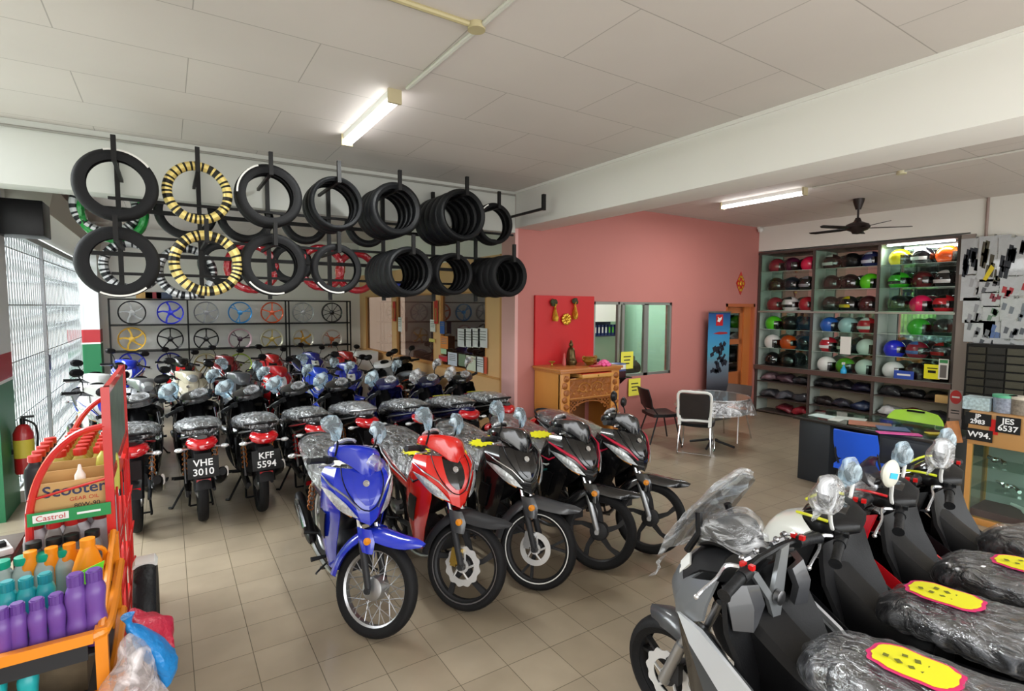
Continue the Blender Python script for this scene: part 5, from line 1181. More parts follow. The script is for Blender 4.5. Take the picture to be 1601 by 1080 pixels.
# ------------------------------------------------------------ scooters on the right, noses away from the camera
def scooter(label, X, Y, body, shield, trim, kind='maxi', mirror=None, seat_sticker=1, nose_m=None, steer=0, headwrap=0, cat='scooter'):
    t = thing('scooter', label, cat, (X, Y, 0), HU)
    mx = kind == 'maxi'; sy_ = 1.0 if mx else .80
    D = Matrix.Diagonal((1 if mx else .93, sy_, 1, 1))
    S = Matrix.Translation(Vector((.62, 0, .5))) @ Matrix.Rotation(R(steer), 4, Vector((-.42, 0, .91)).normalized()) @ Matrix.Translation(-Vector((.62, 0, .5)))
    FA = Vector((.70 if mx else .66, 0, .265)); 
    WS = Matrix.Diagonal((.265/.29, 1.35 if mx else 1.1, .265/.29, 1))
    for nm, A, st in (('front_wheel', FA, S), ('rear_wheel', Vector((-.66, 0, .265)), Matrix.Identity(4))):
        wh = MB(); rim_ring(wh, .232); spokes(wh, 'y' if mx else 'five', .215, .045)
        p = wh.xf(st @ Matrix.Translation(A) @ WS).obj(nm, M['dark'], t)
        make_tyre(MB(), .29, .082, .046).xf(st @ Matrix.Translation(A) @ WS).obj('tyre', M['rubber'], p)
        if nm == 'front_wheel':
            disc_mesh(MB(), .125, .060, 1).xf(st @ Matrix.Translation(A)).obj('brake_disc', mat('dcdcdc', .35, .5), p)
            MB().cbox((-.05, .08, .07), (.07, .04, .10)).xf(st @ Matrix.Translation(A)).obj('brake_caliper', M['dark'], p)
        MB().lathe([(0, -.07), (.035, -.07), (.04, .07), (0, .07)], 16, ax='y', caps=False).xf(st @ Matrix.Translation(A)).obj('hub', M['dark'], p)
    for s in (-1, 1):
        MB().tube([(FA.x, s*.095, .265), (FA.x-.10, s*.095, .50)], [.028, .026], 12).tube([(FA.x-.10, s*.095, .50), (FA.x-.17, s*.095, .66)], .018, 10).xf(S).obj('fork_leg', M['alu'], t)
    rows = []
    for i in range(6):
        a = R(62+i*18); rr = .295; wd = (.03, .06, .075, .08, .08, .075)[i]
        rows.append([(FA.x+(rr+q)*math.cos(a), wd*y, .265+(rr+q)*math.sin(a)) for y, q in ((-1, -.06), (-.8, -.01), (0, .014), (.8, -.01), (1, -.06))])
    MB().patch(rows, 2, 2, .004).xf(S).obj('front_fender', greyd, t)
    # front cowl
    nm_ = nose_m or body
    fc = MB().patch([[(.665, 0, .70), (.635, .09, .70), (.53, .20, .71)], [(.675, 0, .78), (.63, .12, .785), (.505, .225, .80)], [(.63, 0, .885), (.58, .13, .88), (.455, .225, .895)], [(.54, 0, .955), (.49, .12, .955), (.40, .20, .96)]], 3, 3, .008, True).xf(D).obj('front_cowl', nm_, t)
    for s in (-1, 1):
        DS = D @ Matrix.Diagonal((1, s, 1, 1))
        # faceted upper side panel
        MB().patch([[(.53, .205, .72), (.43, .262, .745), (.34, .285, .80)], [(.52, .222, .80), (.42, .262, .83), (.325, .285, .87)], [(.47, .215, .90), (.38, .248, .94), (.295, .262, .975)]], 1, 1, .012).xf(DS).obj('upper_side_panel', body, t)
        MB().patch([[(.62, .10, .735), (.52, .222, .725), (.47, .26, .715)], [(.60, .11, .68), (.48, .25, .67), (.40, .285, .67)], [(.50, .17, .45), (.38, .295, .47), (.30, .31, .52)], [(.42, .18, .33), (.34, .27, .33), (.27, .29, .36)]], 1, 1, .014).xf(DS).obj('black_wing', M['gloss'], t)
        MB().patch([[(.475, .258, .76), (.40, .29, .76), (.33, .298, .765)], [(.40, .292, .655), (.32, .318, .72), (.25, .312, .735)], [(.29, .315, .50), (.20, .33, .60), (.12, .31, .665)], [(.24, .30, .36), (.10, .315, .46), (.02, .29, .57)]], 1, 1, .014).xf(DS).obj('leg_shield', mat('45484b', .35, .3) if mx else shield, t)
        if mx: MB().patch([[(.33, .307, .778), (.47, .268, .768)], [(.25, .322, .75), (.37, .318, .705)], [(.12, .322, .68), (.22, .342, .615)], [(-.0, .304, .585), (.07, .33, .505)]], 1, 1, .016).xf(DS).obj('silver_strip', shield, t)
        MB().patch([[(.30, .13, .32), (.24, .31, .33)], [(.0, .14, .29), (-.02, .31, .30)], [(-.26, .15, .31), (-.28, .27, .33)]], 2, 2, .03).xf(DS).obj('footboard', M['plastic'], t)
        MB().patch([[(-.02, .10, .62), (-.04, .20, .56), (-.05, .24, .42)], [(-.3, .13, .66), (-.32, .215, .60), (-.34, .22, .45)], [(-.6, .12, .72), (-.62, .19, .66), (-.62, .18, .54)], [(-.95, .06, .84), (-.96, .09, .80), (-.95, .08, .74)]], 3, 2, .012).xf(DS).obj('tail_side_panel', body if mx else M['plastic'], t)
    # inner leg shield and tunnel
    MB().patch([[(.29, -.25, .96), (.335, -.12, .93), (.345, 0, .92), (.335, .12, .93), (.29, .25, .96)], [(.25, -.29, .80), (.29, -.13, .80), (.30, 0, .80), (.29, .13, .80), (.25, .29, .80)], [(.14, -.29, .60), (.22, -.13, .60), (.24, 0, .60), (.22, .13, .60), (.14, .29, .60)], [(.16, -.27, .36), (.20, -.13, .34), (.21, 0, .34), (.20, .13, .34), (.16, .27, .36)]], 2, 2, .02).xf(D).obj('inner_leg_shield', M['plastic'], t)
    tn = MB().loft([(.31, .66, .19, .13), (.20, .63, .14, .125), (.06, .57, .13, .125), (-.06, .56, .13, .14), (-.16, .58, .12, .16)], 12, 4, 2).xf(D).obj('centre_tunnel', M['plastic'], t)
    if mx:
        TM = Matrix.Translation((.155, .0, .698)) @ Matrix.Rotation(R(-24), 4, 'Y')
        MB().patch([[(.09, -.07, 0), (.10, 0, .003), (.09, .07, 0)], [(0, -.08, 0), (0, 0, .004), (0, .08, 0)], [(-.09, -.06, 0), (-.10, 0, .003), (-.09, .06, 0)]], 2, 2, .008).xf(TM).obj('fuel_lid', M['plastic'], tn)
        MB().cbox((.05, .01, .008), (.045, .05, .004)).xf(TM).obj('label_sticker', M['white'], tn); MB().cbox((.05, .01, .011), (.03, .038, .003)).xf(TM).obj('label_print', M['dark'], tn)
        MB().cbox((.10, .04, .008), (.03, .024, .003)).xf(TM).obj('small_label', M['white'], tn)
        # glovebox pod and Y-shaped key panel
        MB().patch([[(.27, .27, .97), (.22, .20, .975), (.22, .12, .955)], [(.24, .275, .90), (.185, .20, .90), (.19, .12, .89)], [(.23, .26, .81), (.19, .19, .80), (.21, .13, .80)]], 1, 1, .03).obj('glovebox_lid', greyd, t)
        MB().patch([[(.29, -.27, .97), (.22, -.20, .975), (.22, -.12, .955)], [(.25, -.275, .90), (.185, -.20, .90), (.19, -.12, .89)], [(.24, -.26, .81), (.19, -.19, .80), (.21, -.13, .80)]], 1, 1, -.03).obj('glovebox_lid', greyd, t)
        kp = MB().prism([(-.15, .15), (-.11, .15), (-.02, .035), (.06, .20), (.12, .21), (.05, .0), (0, -.13), (-.05, .02)], (-.018, 0, 0), org=(.245, -.02, .84), u=(0, -1, 0), v=(.10, 0, .99)).obj('key_panel', mat('8d9092', .35, .6), t)
        MB().lathe([(0, 0), (.03, 0), (.03, -.02), (.02, -.024), (0, -.024)], 20, (.225, -.02, .865), 'x', caps=False).obj('ignition_knob', M['steel'], kp)
    # bars
    MB().tube(curve([(.23, -.37, 1.0), (.245, -.22, 1.03), (.26, -.09, 1.035), (.265, 0, 1.03), (.26, .09, 1.035), (.245, .22, 1.03), (.23, .37, 1.0)]), .013, 8).tube([(.27, 0, 1.03), (.37, 0, .88)], .03, 8).xf(S).obj('handlebar', M['black'], t)
    for s in (-1, 1):
        g = MB().tube([(.238, s*.245, 1.024), (.231, s*.35, 1.004), (.229, s*.372, 1.0)], [.021, .020, .026], 12).tube([(.24, s*.19, 1.03), (.238, s*.245, 1.024)], .026, 10).xf(S).obj('handle_grip', M['rubber2'], t)
        lv = MB().tube(curve([(.275, s*.19, 1.03), (.315, s*.22, 1.03), (.305, s*.30, 1.01), (.315, s*.37, .985), (.32, s*.40, .97)], 3), [.010]*4+[.0065]*9, 6).ball((.32, s*.405, .968), .011, 8, 6).xf(S).obj('brake_lever', mat('d8d8da', .25, .8), g)
        for dx in (.0, .035): MB().cbox((.255-dx, s*.20, 1.055), (.02, .02, .018)).xf(S).obj('switch_button', M['red'] if mx or s < 0 else M['black'], g)
        if mx: MB().tube([(.29, s*.16, 1.035), (.27, s*.13, 1.05), (.28, s*.06, 1.045)], .012, 6).ball((.27, s*.08, 1.065), .013, 8, 6).ball((.28, s*.17, 1.06), .012, 8, 6).xf(S).obj('bar_clamp', M['steel'], g)
    if mx:
        # dash, covered cowl top, windscreen in torn film
        db = MB().loft([(.33, 1.04, .035, .09), (.38, 1.07, .055, .115), (.45, 1.07, .06, .12), (.52, 1.03, .05, .11)], 12, 4, 2).obj('dashboard', M['plastic'], t)
        MB().loft([(.315, 1.045, .045, .10), (.37, 1.085, .065, .13), (.45, 1.09, .07, .135), (.53, 1.03, .06, .12)], 14, 3, 3).crumple(.006, 26).obj('dash_wrap', M['screenfilm'], db)
        MB().patch([[(.58, 0, .925), (.55, .13, .90), (.50, .20, .87)], [(.50, 0, .99), (.47, .14, .965), (.41, .215, .95)], [(.38, 0, 1.0), (.36, .13, 1.0), (.30, .225, .985)]], 3, 3, .012, True).crumple(.008, 14).obj('cowl_cover', mat('1a1a1c', .6), t)
        for s in (-1, 1): MB().patch([[(.60, s*.10, .885), (.55, s*.17, .87)], [(.545, s*.11, .955), (.49, s*.18, .94)]], 2, 2, .008*s).obj('headlight', M['white'] if s > 0 else M['lens'], fc)
        ws = MB().patch([[(.63, -.13, .95), (.655, 0, .955), (.63, .13, .95)], [(.56, -.17, 1.06), (.585, 0, 1.07), (.56, .17, 1.06)], [(.48, -.165, 1.18), (.50, 0, 1.20), (.48, .165, 1.18)], [(.40, -.12, 1.28), (.41, 0, 1.31), (.40, .12, 1.28)], [(.385, -.05, 1.315), (.385, 0, 1.33), (.385, .05, 1.315)]], 3, 4, .004).obj('windscreen', glass('screen', (.8, .82, .84), .06), t)
        MB().patch([[(.67, -.17, .90), (.70, 0, .90), (.675, .18, .90)], [(.585, -.19, 1.06), (.61, 0, 1.08), (.59, .20, 1.06)], [(.50, -.185, 1.18), (.52, 0, 1.21), (.50, .19, 1.18)], [(.415, -.14, 1.30), (.42, 0, 1.335), (.415, .14, 1.30)], [(.385, -.05, 1.33), (.385, 0, 1.35), (.385, .05, 1.33)]], 4, 5, .002).crumple(.012, 22).obj('screen_film', M['screenfilm'], ws)
        MB().patch([[(.67, .16, .89), (.70, .10, .88)], [(.69, .19, .80), (.72, .12, .80)]], 5, 5, .002).crumple(.03, 20).obj('torn_film', M['screenfilm'], ws)
        for s in (-1, 1): MB().tube([(.56, s*.12, .96), (.50, s*.12, 1.06), (.52, s*.10, 1.14)], .016, 8).obj('screen_bracket', M['black'], t)
    else:
        # handlebar cover with wings, cowl head, mirrors
        hc = MB().loft([(.19, 1.035, .025, .08), (.26, 1.045, .04, .17), (.32, 1.045, .045, .185), (.38, 1.03, .04, .14), (.44, 1.02, .025, .08)], 18, 3.4, 3).xf(S).obj('handlebar_cover', M['plastic'], t)
        MB().loft([(.25, 1.075, .012, .06), (.31, 1.085, .02, .075), (.37, 1.08, .02, .07), (.42, 1.05, .015, .05)], 12, 3, 2).xf(S).obj('instrument_panel', M['gloss'], hc)
        for s in (-1, 1):
            MB().tube(curve([(.30, s*.17, 1.085), (.38, s*.15, 1.085), (.45, s*.08, 1.055)], 3), .007, 6).xf(S).obj('trim_line', trim, hc)
        MB().patch([[(.46, 0, 1.045), (.43, .12, 1.04), (.34, .20, 1.01)], [(.60, 0, .985), (.56, .14, .98), (.42, .225, .95)], [(.69, 0, .87), (.63, .15, .87), (.49, .235, .87)]], 3, 3, .01, True).xf(Matrix.Diagonal((.93, .9, 1, 1))).obj('upper_cowl', nm_, t)
        for s in (-1, 1): MB().patch([[(.585, s*.03, .865), (.54, s*.13, .87), (.45, s*.18, .885)], [(.61, s*.03, .80), (.57, s*.125, .80), (.48, s*.18, .82)]], 2, 3, .012*s).obj('headlight', M['hl'], fc)
        if headwrap:
            MB().loft([(.30, 1.0, .06, .13), (.42, 1.02, .10, .17), (.52, .95, .12, .16), (.60, .84, .10, .11)], 16, 2.2, 3).crumple(.03, 12, 5).obj('head_wrap', M['film'], fc)
            MB().patch([[(.36, -.10, 1.08), (.375, 0, 1.085), (.36, .10, 1.08)], [(.43, -.12, 1.14), (.45, 0, 1.15), (.43, .12, 1.14)], [(.40, -.08, 1.20), (.41, 0, 1.215), (.40, .08, 1.20)]], 3, 3, .004).obj('visor_screen', mat('1c1516', .2, alpha=.8), t)
        for s in (-1, 1):
            my = .27 if s > 0 else .22; zd = 0 if s > 0 else -.06; k_ = 1 if s > 0 else .75
            MB().tube(curve([(.28, s*.17, 1.05), (.28, s*.21, 1.11+zd), (.27, s*my, 1.19+zd)], 3), .009, 8).xf(S).obj('mirror_stem', M['white'], hc)
            kd = mirror[0 if s > 0 else 1] if mirror else 'plain'; cz = Vector((.28, s*my, 1.25+zd))
            S2 = S @ Matrix.Translation(cz) @ Matrix.Rotation(R(-26), 4, 'Z') @ Matrix.Scale(k_, 4)
            mo = MB().loft([(-.018, 0, .055, .045, 0), (-.005, 0, .072, .062, 0), (.02, 0, .045, .04, 0)], 16, 2, 2).xf(S2).obj('mirror', mat('c8c6b8', .3) if kd == 'round' else M['black'], t)
            if kd == 'round': MB().cbox((-.0195, 0, -.008), (.003, .055, .028), Matrix.Rotation(R(20), 3, 'X')).xf(S2).obj('blue_tag', mat('28a8d8', .5), mo)
            else: MB().loft([(-.04, 0, .06, .05, 0), (0, .01, .095, .08, 0), (.04, -.02, .07, .06, 0), (.05, -.09, .04, .03, 0)], 14, 2, 3).crumple(.022, 16, s+6).xf(S2).obj('mirror_bag', M['film'] if kd == 'clear' else M['bag'], mo)
    # seat
    sc = [(.08, .70, .05, .07), (.02, .735, .075, .12), (-.10, .765, .075, .165), (-.28, .78, .075, .185), (-.46, .80, .08, .185), (-.58, .84, .085, .175), (-.78, .865, .07, .14), (-.92, .87, .04, .08)]
    if mx: sc = [(a, b-.012, c*1.05, d*1.08) for a, b, c, d in sc]
    st = MB().loft(sc, 20, 2.6, 4).obj('seat', M['seat'], t)
    MB().loft([(a, b+.003, c+.012, d+.012) for a, b, c, d in sc], 36, 2.5, 9).crumple(.012, 20, X).obj('seat_wrap', M['scfilm'], st)
    if seat_sticker:
        ox = -.14 if kind != 'maxi' and X < 3 else -.26
        o = [(.115*math.copysign(abs(math.cos(2*PI*k/32))**.6, math.cos(2*PI*k/32))*(1+.04*math.sin(k*2.1)), .078*math.copysign(abs(math.sin(2*PI*k/32))**.6, math.sin(2*PI*k/32))*(1+.05*math.cos(k*1.7))) for k in range(32)]
        rr_ = [(a*1.12, b*1.16) for a, b in o]
        zt = sc[3][1]+sc[3][2]+(.02 if ox < -.2 else .008)
        MB().prism(rr_, (0, 0, .002), org=(ox, .01, zt), u=(.99, .0, -.06), v=(0, 1, 0)).obj('pink_border', M['pink'], st)
        MB().prism(o, (0, 0, .002), org=(ox, .01, zt+.003), u=(.99, .0, -.06), v=(0, 1, 0)).obj('yellow_sticker', M['yellow'], st)
        q = MB()
        rr = random.Random(int(X*10))
        for k in range(9): q.cbox((ox-.075+.037*(k % 5), .035-.05*(k//5), zt+.0065), (.016, .012+.01*rr.random(), .001), Matrix.Rotation(rr.random(), 3, 'Z'))
        q.obj('handwriting', mat('6a6a18', .6), st)
    MB().loft([(-.85, .80, .04, .09), (-.95, .80, .045, .10), (-1.02, .80, .02, .06)], 12, 2.5, 2).obj('tail_light', M['redlens'], t)
    MB().loft([(-.9, .86, .015, .17), (-.98, .90, .02, .15), (-1.06, .91, .012, .10)], 12, 2.5, 2).obj('grab_rail', M['alu'], t)
    MB().loft([(.0, .33, .10, .10), (-.2, .32, .12, .12), (-.45, .30, .10, .11), (-.66, .28, .07, .09)], 14, 3, 2).obj('engine', M['dark'], t)
    MB().loft([(0, 0, .03, .03), (.08, 0, .06, .05), (.38, 0, .07, .055), (.46, 0, .04, .035)], 14, 2.2, 2).xf(Matrix.Translation((-.38, -.20, .28)) @ Matrix.Rotation(PI, 4, 'Z') @ Matrix.Rotation(R(-15), 4, 'Y')).obj('muffler', M['black'], t)
    MB().tube([(-.15, .12, .25), (-.22, .27, .015)], .013, 8).obj('side_stand', M['black'], t)
    MB().tube([(.0, 0, .45), (-.4, 0, .5), (-.9, 0, .78)], .05, 8).tube([(.3, 0, .5), (0, 0, .38), (-.4, 0, .4)], .04, 8).obj('frame', M['black'], t)
    MB().patch([[(-.88, -.07, .62), (-.9, 0, .64), (-.88, .07, .62)], [(-1.0, -.08, .48), (-1.02, 0, .49), (-1.0, .08, .48)], [(-1.08, -.08, .36), (-1.1, 0, .36), (-1.08, .08, .36)]], 2, 2, .005).obj('rear_mudguard', M['black'], t)
    if mx:
        for s in (-1, 1):
            MB().patch([[(.02, s*.22, .56), (.04, s*.26, .49)], [(-.25, s*.225, .60), (-.25, s*.25, .52)], [(-.62, s*.2, .68), (-.62, s*.21, .62)]], 2, 2, .008*s).obj('side_strip', mat('b4b6b8', .35, .6), t)
    if nose_m is not None and X < 3:
        MB().loft([(-.40, .905, .012, .05), (-.55, .925, .018, .06), (-.85, .955, .018, .055), (-1.0, .96, .01, .03)], 12, 3, 2).obj('white_seat_strip', mat('d0d2c8', .4), st)
    return t
M['screenfilm'] = film('screen_film', amount=.26, milk=(.88, .89, .9), scale=7, bump=.8, rough=.12, stretch=(1, 1, 2.5), g0=.05, g1=.35)
M['scfilm'] = film('scooter_seat_film', amount=.14, milk=(.72, .74, .80), scale=9, bump=1, rough=.07, g0=.16, g1=.5, stretch=(1, 3.2, 1))
matg = mat('76797c', .30, .3, coat=.3); silv = mat('c0c3c6', .3, .35, coat=.3)
s1 = scooter('large matt grey scooter with film-wrapped windscreen, closest to the camera', 2.02, .93, matg, silv, M['alu'], 'maxi', steer=4)
s2 = scooter('white-nosed scooter with wrapped mirrors beside the large grey one', 2.64, .93, M['plastic'], M['plastic'], mat('d8d820', .4), 'sport', mirror=('clear', 'blue'), nose_m=P('dcdcd4'), steer=16)
s3 = scooter('black and red scooter with round uncovered mirror and blue tag', 3.24, .93, P('c01820'), P('c01820'), P('d01820'), 'sport', mirror=('round', 'blue'), nose_m=M['gloss'], headwrap=1, steer=16)
s4 = scooter('black scooter with lime trim line, last of the right row', 3.87, .93, M['plastic'], M['plastic'], mat('d8e020', .4), 'sport', mirror=('clear', 'blue'), nose_m=M['gloss'], steer=16, seat_sticker=0)

# ------------------------------------------------------------ red oil stand, orange trolley, bottles (left foreground)
rs = mat('c8201c', .35, coat=.4)
sd = thing('oil_display_stand', 'red metal oil stand with curved sides and framed header', 'stand', (-.265, 3.24, 0))
def T_(pts, r, name, m, par=sd): return MB().tube(pts, r, 8).obj(name, m, par)
for y in (0, 1.16):
    MB().box((-.02, y-.015, 0), (.015, y+.015, 1.63)).obj('post', rs, sd)
    MB().tube(curve([(-.01, y, 1.44), (-.12, y, 1.41), (-.22, y, 1.31), (-.29, y, 1.14), (-.31, y, .90), (-.31, y, .0)], 5), .016, 8).obj('curved_side_frame', rs, sd)
hd = MB().box((-.012, .015, 1.59), (.01, 1.145, 1.63)).box((-.012, .015, 1.15), (.01, 1.145, 1.19)).box((-.012, .015, 1.15), (.01, .06, 1.63)).box((-.012, 1.10, 1.15), (.01, 1.145, 1.63)).obj('header_frame', rs, sd)
MB().box((-.006, .06, 1.19), (.004, 1.10, 1.59)).obj('header_picture', mat('5a6a5c', .4, var=.6, scale=7), hd)
for z in (.12, .42, .74, 1.03):
    MB().box((-.31, .0, z-.012), (0, 1.16, z)).obj('shelf', rs, sd)
    MB().box((-.32, -.008, z-.02), (-.31, 1.168, z+.035)).box((-.31, -.016, z-.02), (0, -.008, z+.035 if z < 1 else z-.005)).obj('shelf_lip', rs, sd)
gl_ = MB().box((-.31, -.03, 1.005), (-.0, -.022, 1.065)).obj('green_strip', mat('1e8a4a', .4), sd)
MB().box((-.29, -.033, 1.02), (-.16, -.030, 1.055)).obj('white_logo_box', M['white'], gl_); text('strip_text', 'Castrol', .036, M['red'], gl_, (-.225, -.035, 1.037), (R(90), 0, 0), .0005); MB().box((-.13, -.0315, 1.03), (-.04, -.030, 1.04)).obj('strip_print', M['text'], gl_)
for z in (.25, .6, 1.12): T_([(-.31, -.0, z), (0, 0, z+.06)], .006, 'side_rod', rs)
for k in range(4): MB().tube([(.018, .1+k*.3, .1), (.018, .1+k*.3, 1.1)], .006, 6).obj('back_wire', rs, sd)
for z in (.3, .55, .8): MB().tube([(.022, 0, z), (.022, 1.16, z)], .006, 6).obj('back_wire', rs, sd)

def bottle_mesh(kind):
    """returns (body mesh, cap mesh) centred at its base, one litre size"""
    if kind == 'can':      # square-shouldered oil bottle
        b = MB().loft([(0, 0, .034, .042), (.005, 0, .036, .045), (.14, 0, .036, .045), (.17, 0, .032, .036), (.19, 0, .024, .024), (.20, 0, .024, .024)], 16, 4, 2, ax='z')
        c = MB().lathe([(0, .195), (.028, .195), (.03, .2), (.029, .228), (0, .23)], 18, caps=False)
    elif kind == 'waist':  # slim waisted bottle with broad screw cap
        b = MB().loft([(0, 0, .033, .038), (.004, 0, .036, .042), (.06, 0, .038, .045), (.10, 0, .031, .037), (.135, 0, .033, .040), (.17, 0, .036, .042), (.195, 0, .026, .028), (.205, 0, .02, .02)], 18, 2.6, 3, ax='z')
        c = MB(); ring = [(.026+(.0015 if k % 2 else 0)) for k in range(30)]
        c.rings([[Vector((ring[k]*math.cos(2*PI*k/30), ring[k]*math.sin(2*PI*k/30), z)) for k in range(30)] for z in (.20, .232)]).lathe([(0, .232), (.024, .232), (.021, .237), (0, .237)], 18, caps=False)
    elif kind == 'jug':    # orange jug with finger grip
        b = MB().loft([(0, 0, .036, .05), (.02, 0, .04, .055), (.10, 0, .038, .054), (.15, .006, .03, .046), (.20, .01, .024, .03), (.225, .012, .02, .02)], 16, 2.6, 3, ax='z').tube(curve([(-.02, .05, .09), (-.02, .072, .13), (-.0, .06, .18), (0, .03, .20)], 3), .009, 6)
        c = MB().lathe([(0, .222), (.025, .222), (.025, .25), (0, .252)], 18, (.012, 0, 0), caps=False)
    return b, c
_BM = {}
def bottle(kind, col, capc, x, y, z, label, group, rz=0, s=1., lab=None):
    key = (kind, col, capc, lab)
    if key not in _BM:
        b, c = bottle_mesh(kind); o = b.obj('oil_bottle', mat(col, .35)); c.obj('cap', mat(capc, .35), o); learn(o)
        if lab: 
            q = MB().loft([(.04, 0, .038, .047), (.135, 0, .038, .047)], 16, 4, 1, ax='z', caps=False) if kind == 'can' else None
            if q: q.obj('label', mat(lab, .5, var=.2, scale=30), o); KIDS[o.name] = list(o.children)
        _BM[key] = o; n = o
    else: n = dup(_BM[key])
    n.location = (x, y, z); n.rotation_euler = (0, 0, R(rz)); n.scale = (s*(.80 if kind == 'waist' else 1), s*(.80 if kind == 'waist' else 1), s); tag(n, label, 'bottle', group); return n
ROWN = ['nearest', 'second', 'third', 'fourth', 'fifth', 'sixth', 'seventh', 'eighth']
# upper shelf: carton and rows of red-capped bottles
cb = thing('carton', 'open brown carton printed Scooter on the red stand shelf', 'carton', (-.56, 3.26, 1.035))
mcard = mat('c09a62', .75, var=.06, scale=8)
for a, b in (((0, 0, 0), (.28, .004, .15)), ((0, .30, 0), (.28, .304, .18)), ((0, 0, 0), (.004, .30, .15)), ((.276, 0, 0), (.28, .30, .15)), ((0, 0, 0), (.28, .30, .004)), ((0, .15, 0), (.28, .153, .17))): MB().box(a, b).obj('carton_panel', mcard, cb)
text('carton_text', 'Scooter', .075, mat('2a3050', .6), cb, (.155, -.0015, .105), (R(90), 0, 0), .0004, bold=.0012); text('carton_text', 'GEAR OIL', .026, mat('b82820', .6), cb, (.19, -.0015, .058), (R(90), 0, 0), .0004); text('carton_text', '80W-90', .03, mat('2a2a30', .6), cb, (.20, -.0015, .024), (R(90), 0, 0), .0004)
o = MB().lathe([(0, 0), (.022, 0), (.022, .06), (.01, .085), (.006, .11), (0, .115)], 16, caps=False).obj('small_bottle', M['white'], loc=(-.39, 3.33, 1.13)); tag(o, 'small white nozzle bottle sticking out of the carton', 'bottle'); MB().lathe([(0, .0), (.0225, .01), (.0225, .04), (0, .05)], 16, caps=False).obj('label', mat('b07040', .5), o)
MB().box((-.09, -.06, -.095), (.02, .14, -.001)).obj('bottle_tray', mcard, o)
n = 0
for j in range(7):
    for i in range(3):
        y = 3.63+j*.10; x = -.335-i*.085
        bottle('can', 'b9a84c', 'c0281e', x, y, 1.03, 'yellow red-capped bottle, %s row from the carton, %s from the aisle side' % (ROWN[j], ('first', 'second', 'third')[i]), 'red-capped bottles on the upper shelf of the red stand', 90, 1.0)
bottle('can', 'c9c45c', 'c0281e', -.30, 3.58, 1.03, 'tall yellow bottle with red cap beside the header post', None, 90, 1.12)
for j in range(5): bottle('can', '26262a', 'c0281e', -.60, 3.60+j*.11, 1.03, 'black red-capped bottle at the grille side, %s from the carton' % ROWN[j], 'black bottles along the grille side of the stand', 90, .98)
for i in range(4):
    for j in range(4):
        bottle('can', 'a8a4a8', '8c2020', -.32-.082*i, 3.34+j*.14, .74, 'grey bottle on the middle shelf, %s from the aisle, %s row' % (ROWN[i], ROWN[j]), 'grey bottles on the middle shelf of the red stand', 90, 1.1)
o = MB().box((-.24, .02, 0), (-.02, .3, .06)).obj('flat_carton', mcard, loc=(-.24, 3.26, .125)); tag(o, 'flat open carton on the lowest shelf of the red stand', 'carton')

# orange trolley in front of it
ora = mat('e8880c', .4, coat=.3)
tr = thing('orange_trolley', 'orange metal tool trolley with trays of oil bottles', 'trolley', (-.26, 2.55, 0))
ZT = .745
for x in (0, -.80):
    for y in (0, .66): MB().box((x-.02, y-.02, 0), (x+.02, y+.02, ZT+.03 if y == 0 else ZT+.16)).obj('post', ora, tr)
for z in (ZT, .50, .14):
    MB().box((-.80, 0, z-.08), (0, .66, z-.07)).obj('tray', mat('3a3835', .5), tr)
    MB().tube(curve([(-.80, -.03, z+.01), (-.1, -.03, z+.01), (-.02, -.02, z+.01), (.02, .06, z+.01), (.02, .66, z+.01)], 3), .02, 8).box((-.80, -.055, z-.005), (-.02, -.025, z+.035)).obj('tray_rim', ora, tr)
    MB().box((-.80, -.035, z-.075), (-.04, -.02, z-.01)).obj('tray_front', M['dark'], tr)
MB().tube([(0, -.0, ZT+.02), (0, .66, ZT+.17)], .014, 8).obj('side_bar', ora, tr)
G1 = 'purple bottles along the front of the trolley'
def cap_at(px, py, z):
    d = _f+_R*((px-800.5)/829.9)-_U*((py-540)/829.9); k = (z-CH)/d.z; return d.x*k, d.y*k
PR = lambda i: ['first', 'second', 'third', 'fourth', 'fifth', 'sixth'][i]
ZF = ZT-.07
def row(pts, kind, c1, c2, s_, base, lab, grp, rz=0, H=.237, s0=None, lab0=None):
    for i, (px, py) in enumerate(pts):
        sc_ = s0 if (s0 and i == 0) else s_
        x, y = cap_at(px, py, ZF+base+H*sc_)
        bottle(kind, c1, c2, x, y, ZF+base, (lab0 if (lab0 and i == 0) else lab % PR(i if not lab0 else i-1)), grp, rz, sc_)
row(((146.5, 889), (117, 896)), 'waist', '6b4596', '5c3788', 1.25, .01, 'taller purple bottle at the front of the trolley, %s from the right', G1)
row(((87, 927), (57, 935), (26, 942), (1, 950)), 'waist', '6b4596', '5c3788', 1.05, 0, 'shorter purple bottle cut by the tray rim, %s from the right', G1)
row(((70, 895), (40, 902), (10, 908), (-18, 914)), 'waist', '1fa3a6', '14888e', 1.1, .0, 'turquoise bottle behind the purple ones, %s from the right', 'turquoise bottles on the top tray')
row(((101, 856), (69, 863), (35, 869), (2, 876)), 'can', '9aa6a4', '12987a', 1.0, .02, 'grey bottle with green cap, %s from the right on the tray', 'grey bottles with green caps', 0, .23)
row(((134, 840), (106, 848), (78, 854), (45, 860)), 'jug', 'ec8a10', 'ec8a10', .95, .03, 'orange jug behind green-capped bottles, %s from the right', 'orange jugs on the trolley', -60, .252, 1.12, 'large orange jug bottle with bright green label')
row(((144, 828), (112, 834), (84, 840), (52, 846)), 'can', '6a6c70', '1a1a1c', 1.0, .06, 'grey bottle with black cap at the back of the tray, %s from the right', 'grey bottles with black caps', 0, .23)
row(((112, 808), (84, 813)), 'can', '8a8480', 'c02824', 1.0, .08, 'grey bottle with red cap behind the black-capped ones, %s from the right', 'grey bottles with red caps', 0, .23)
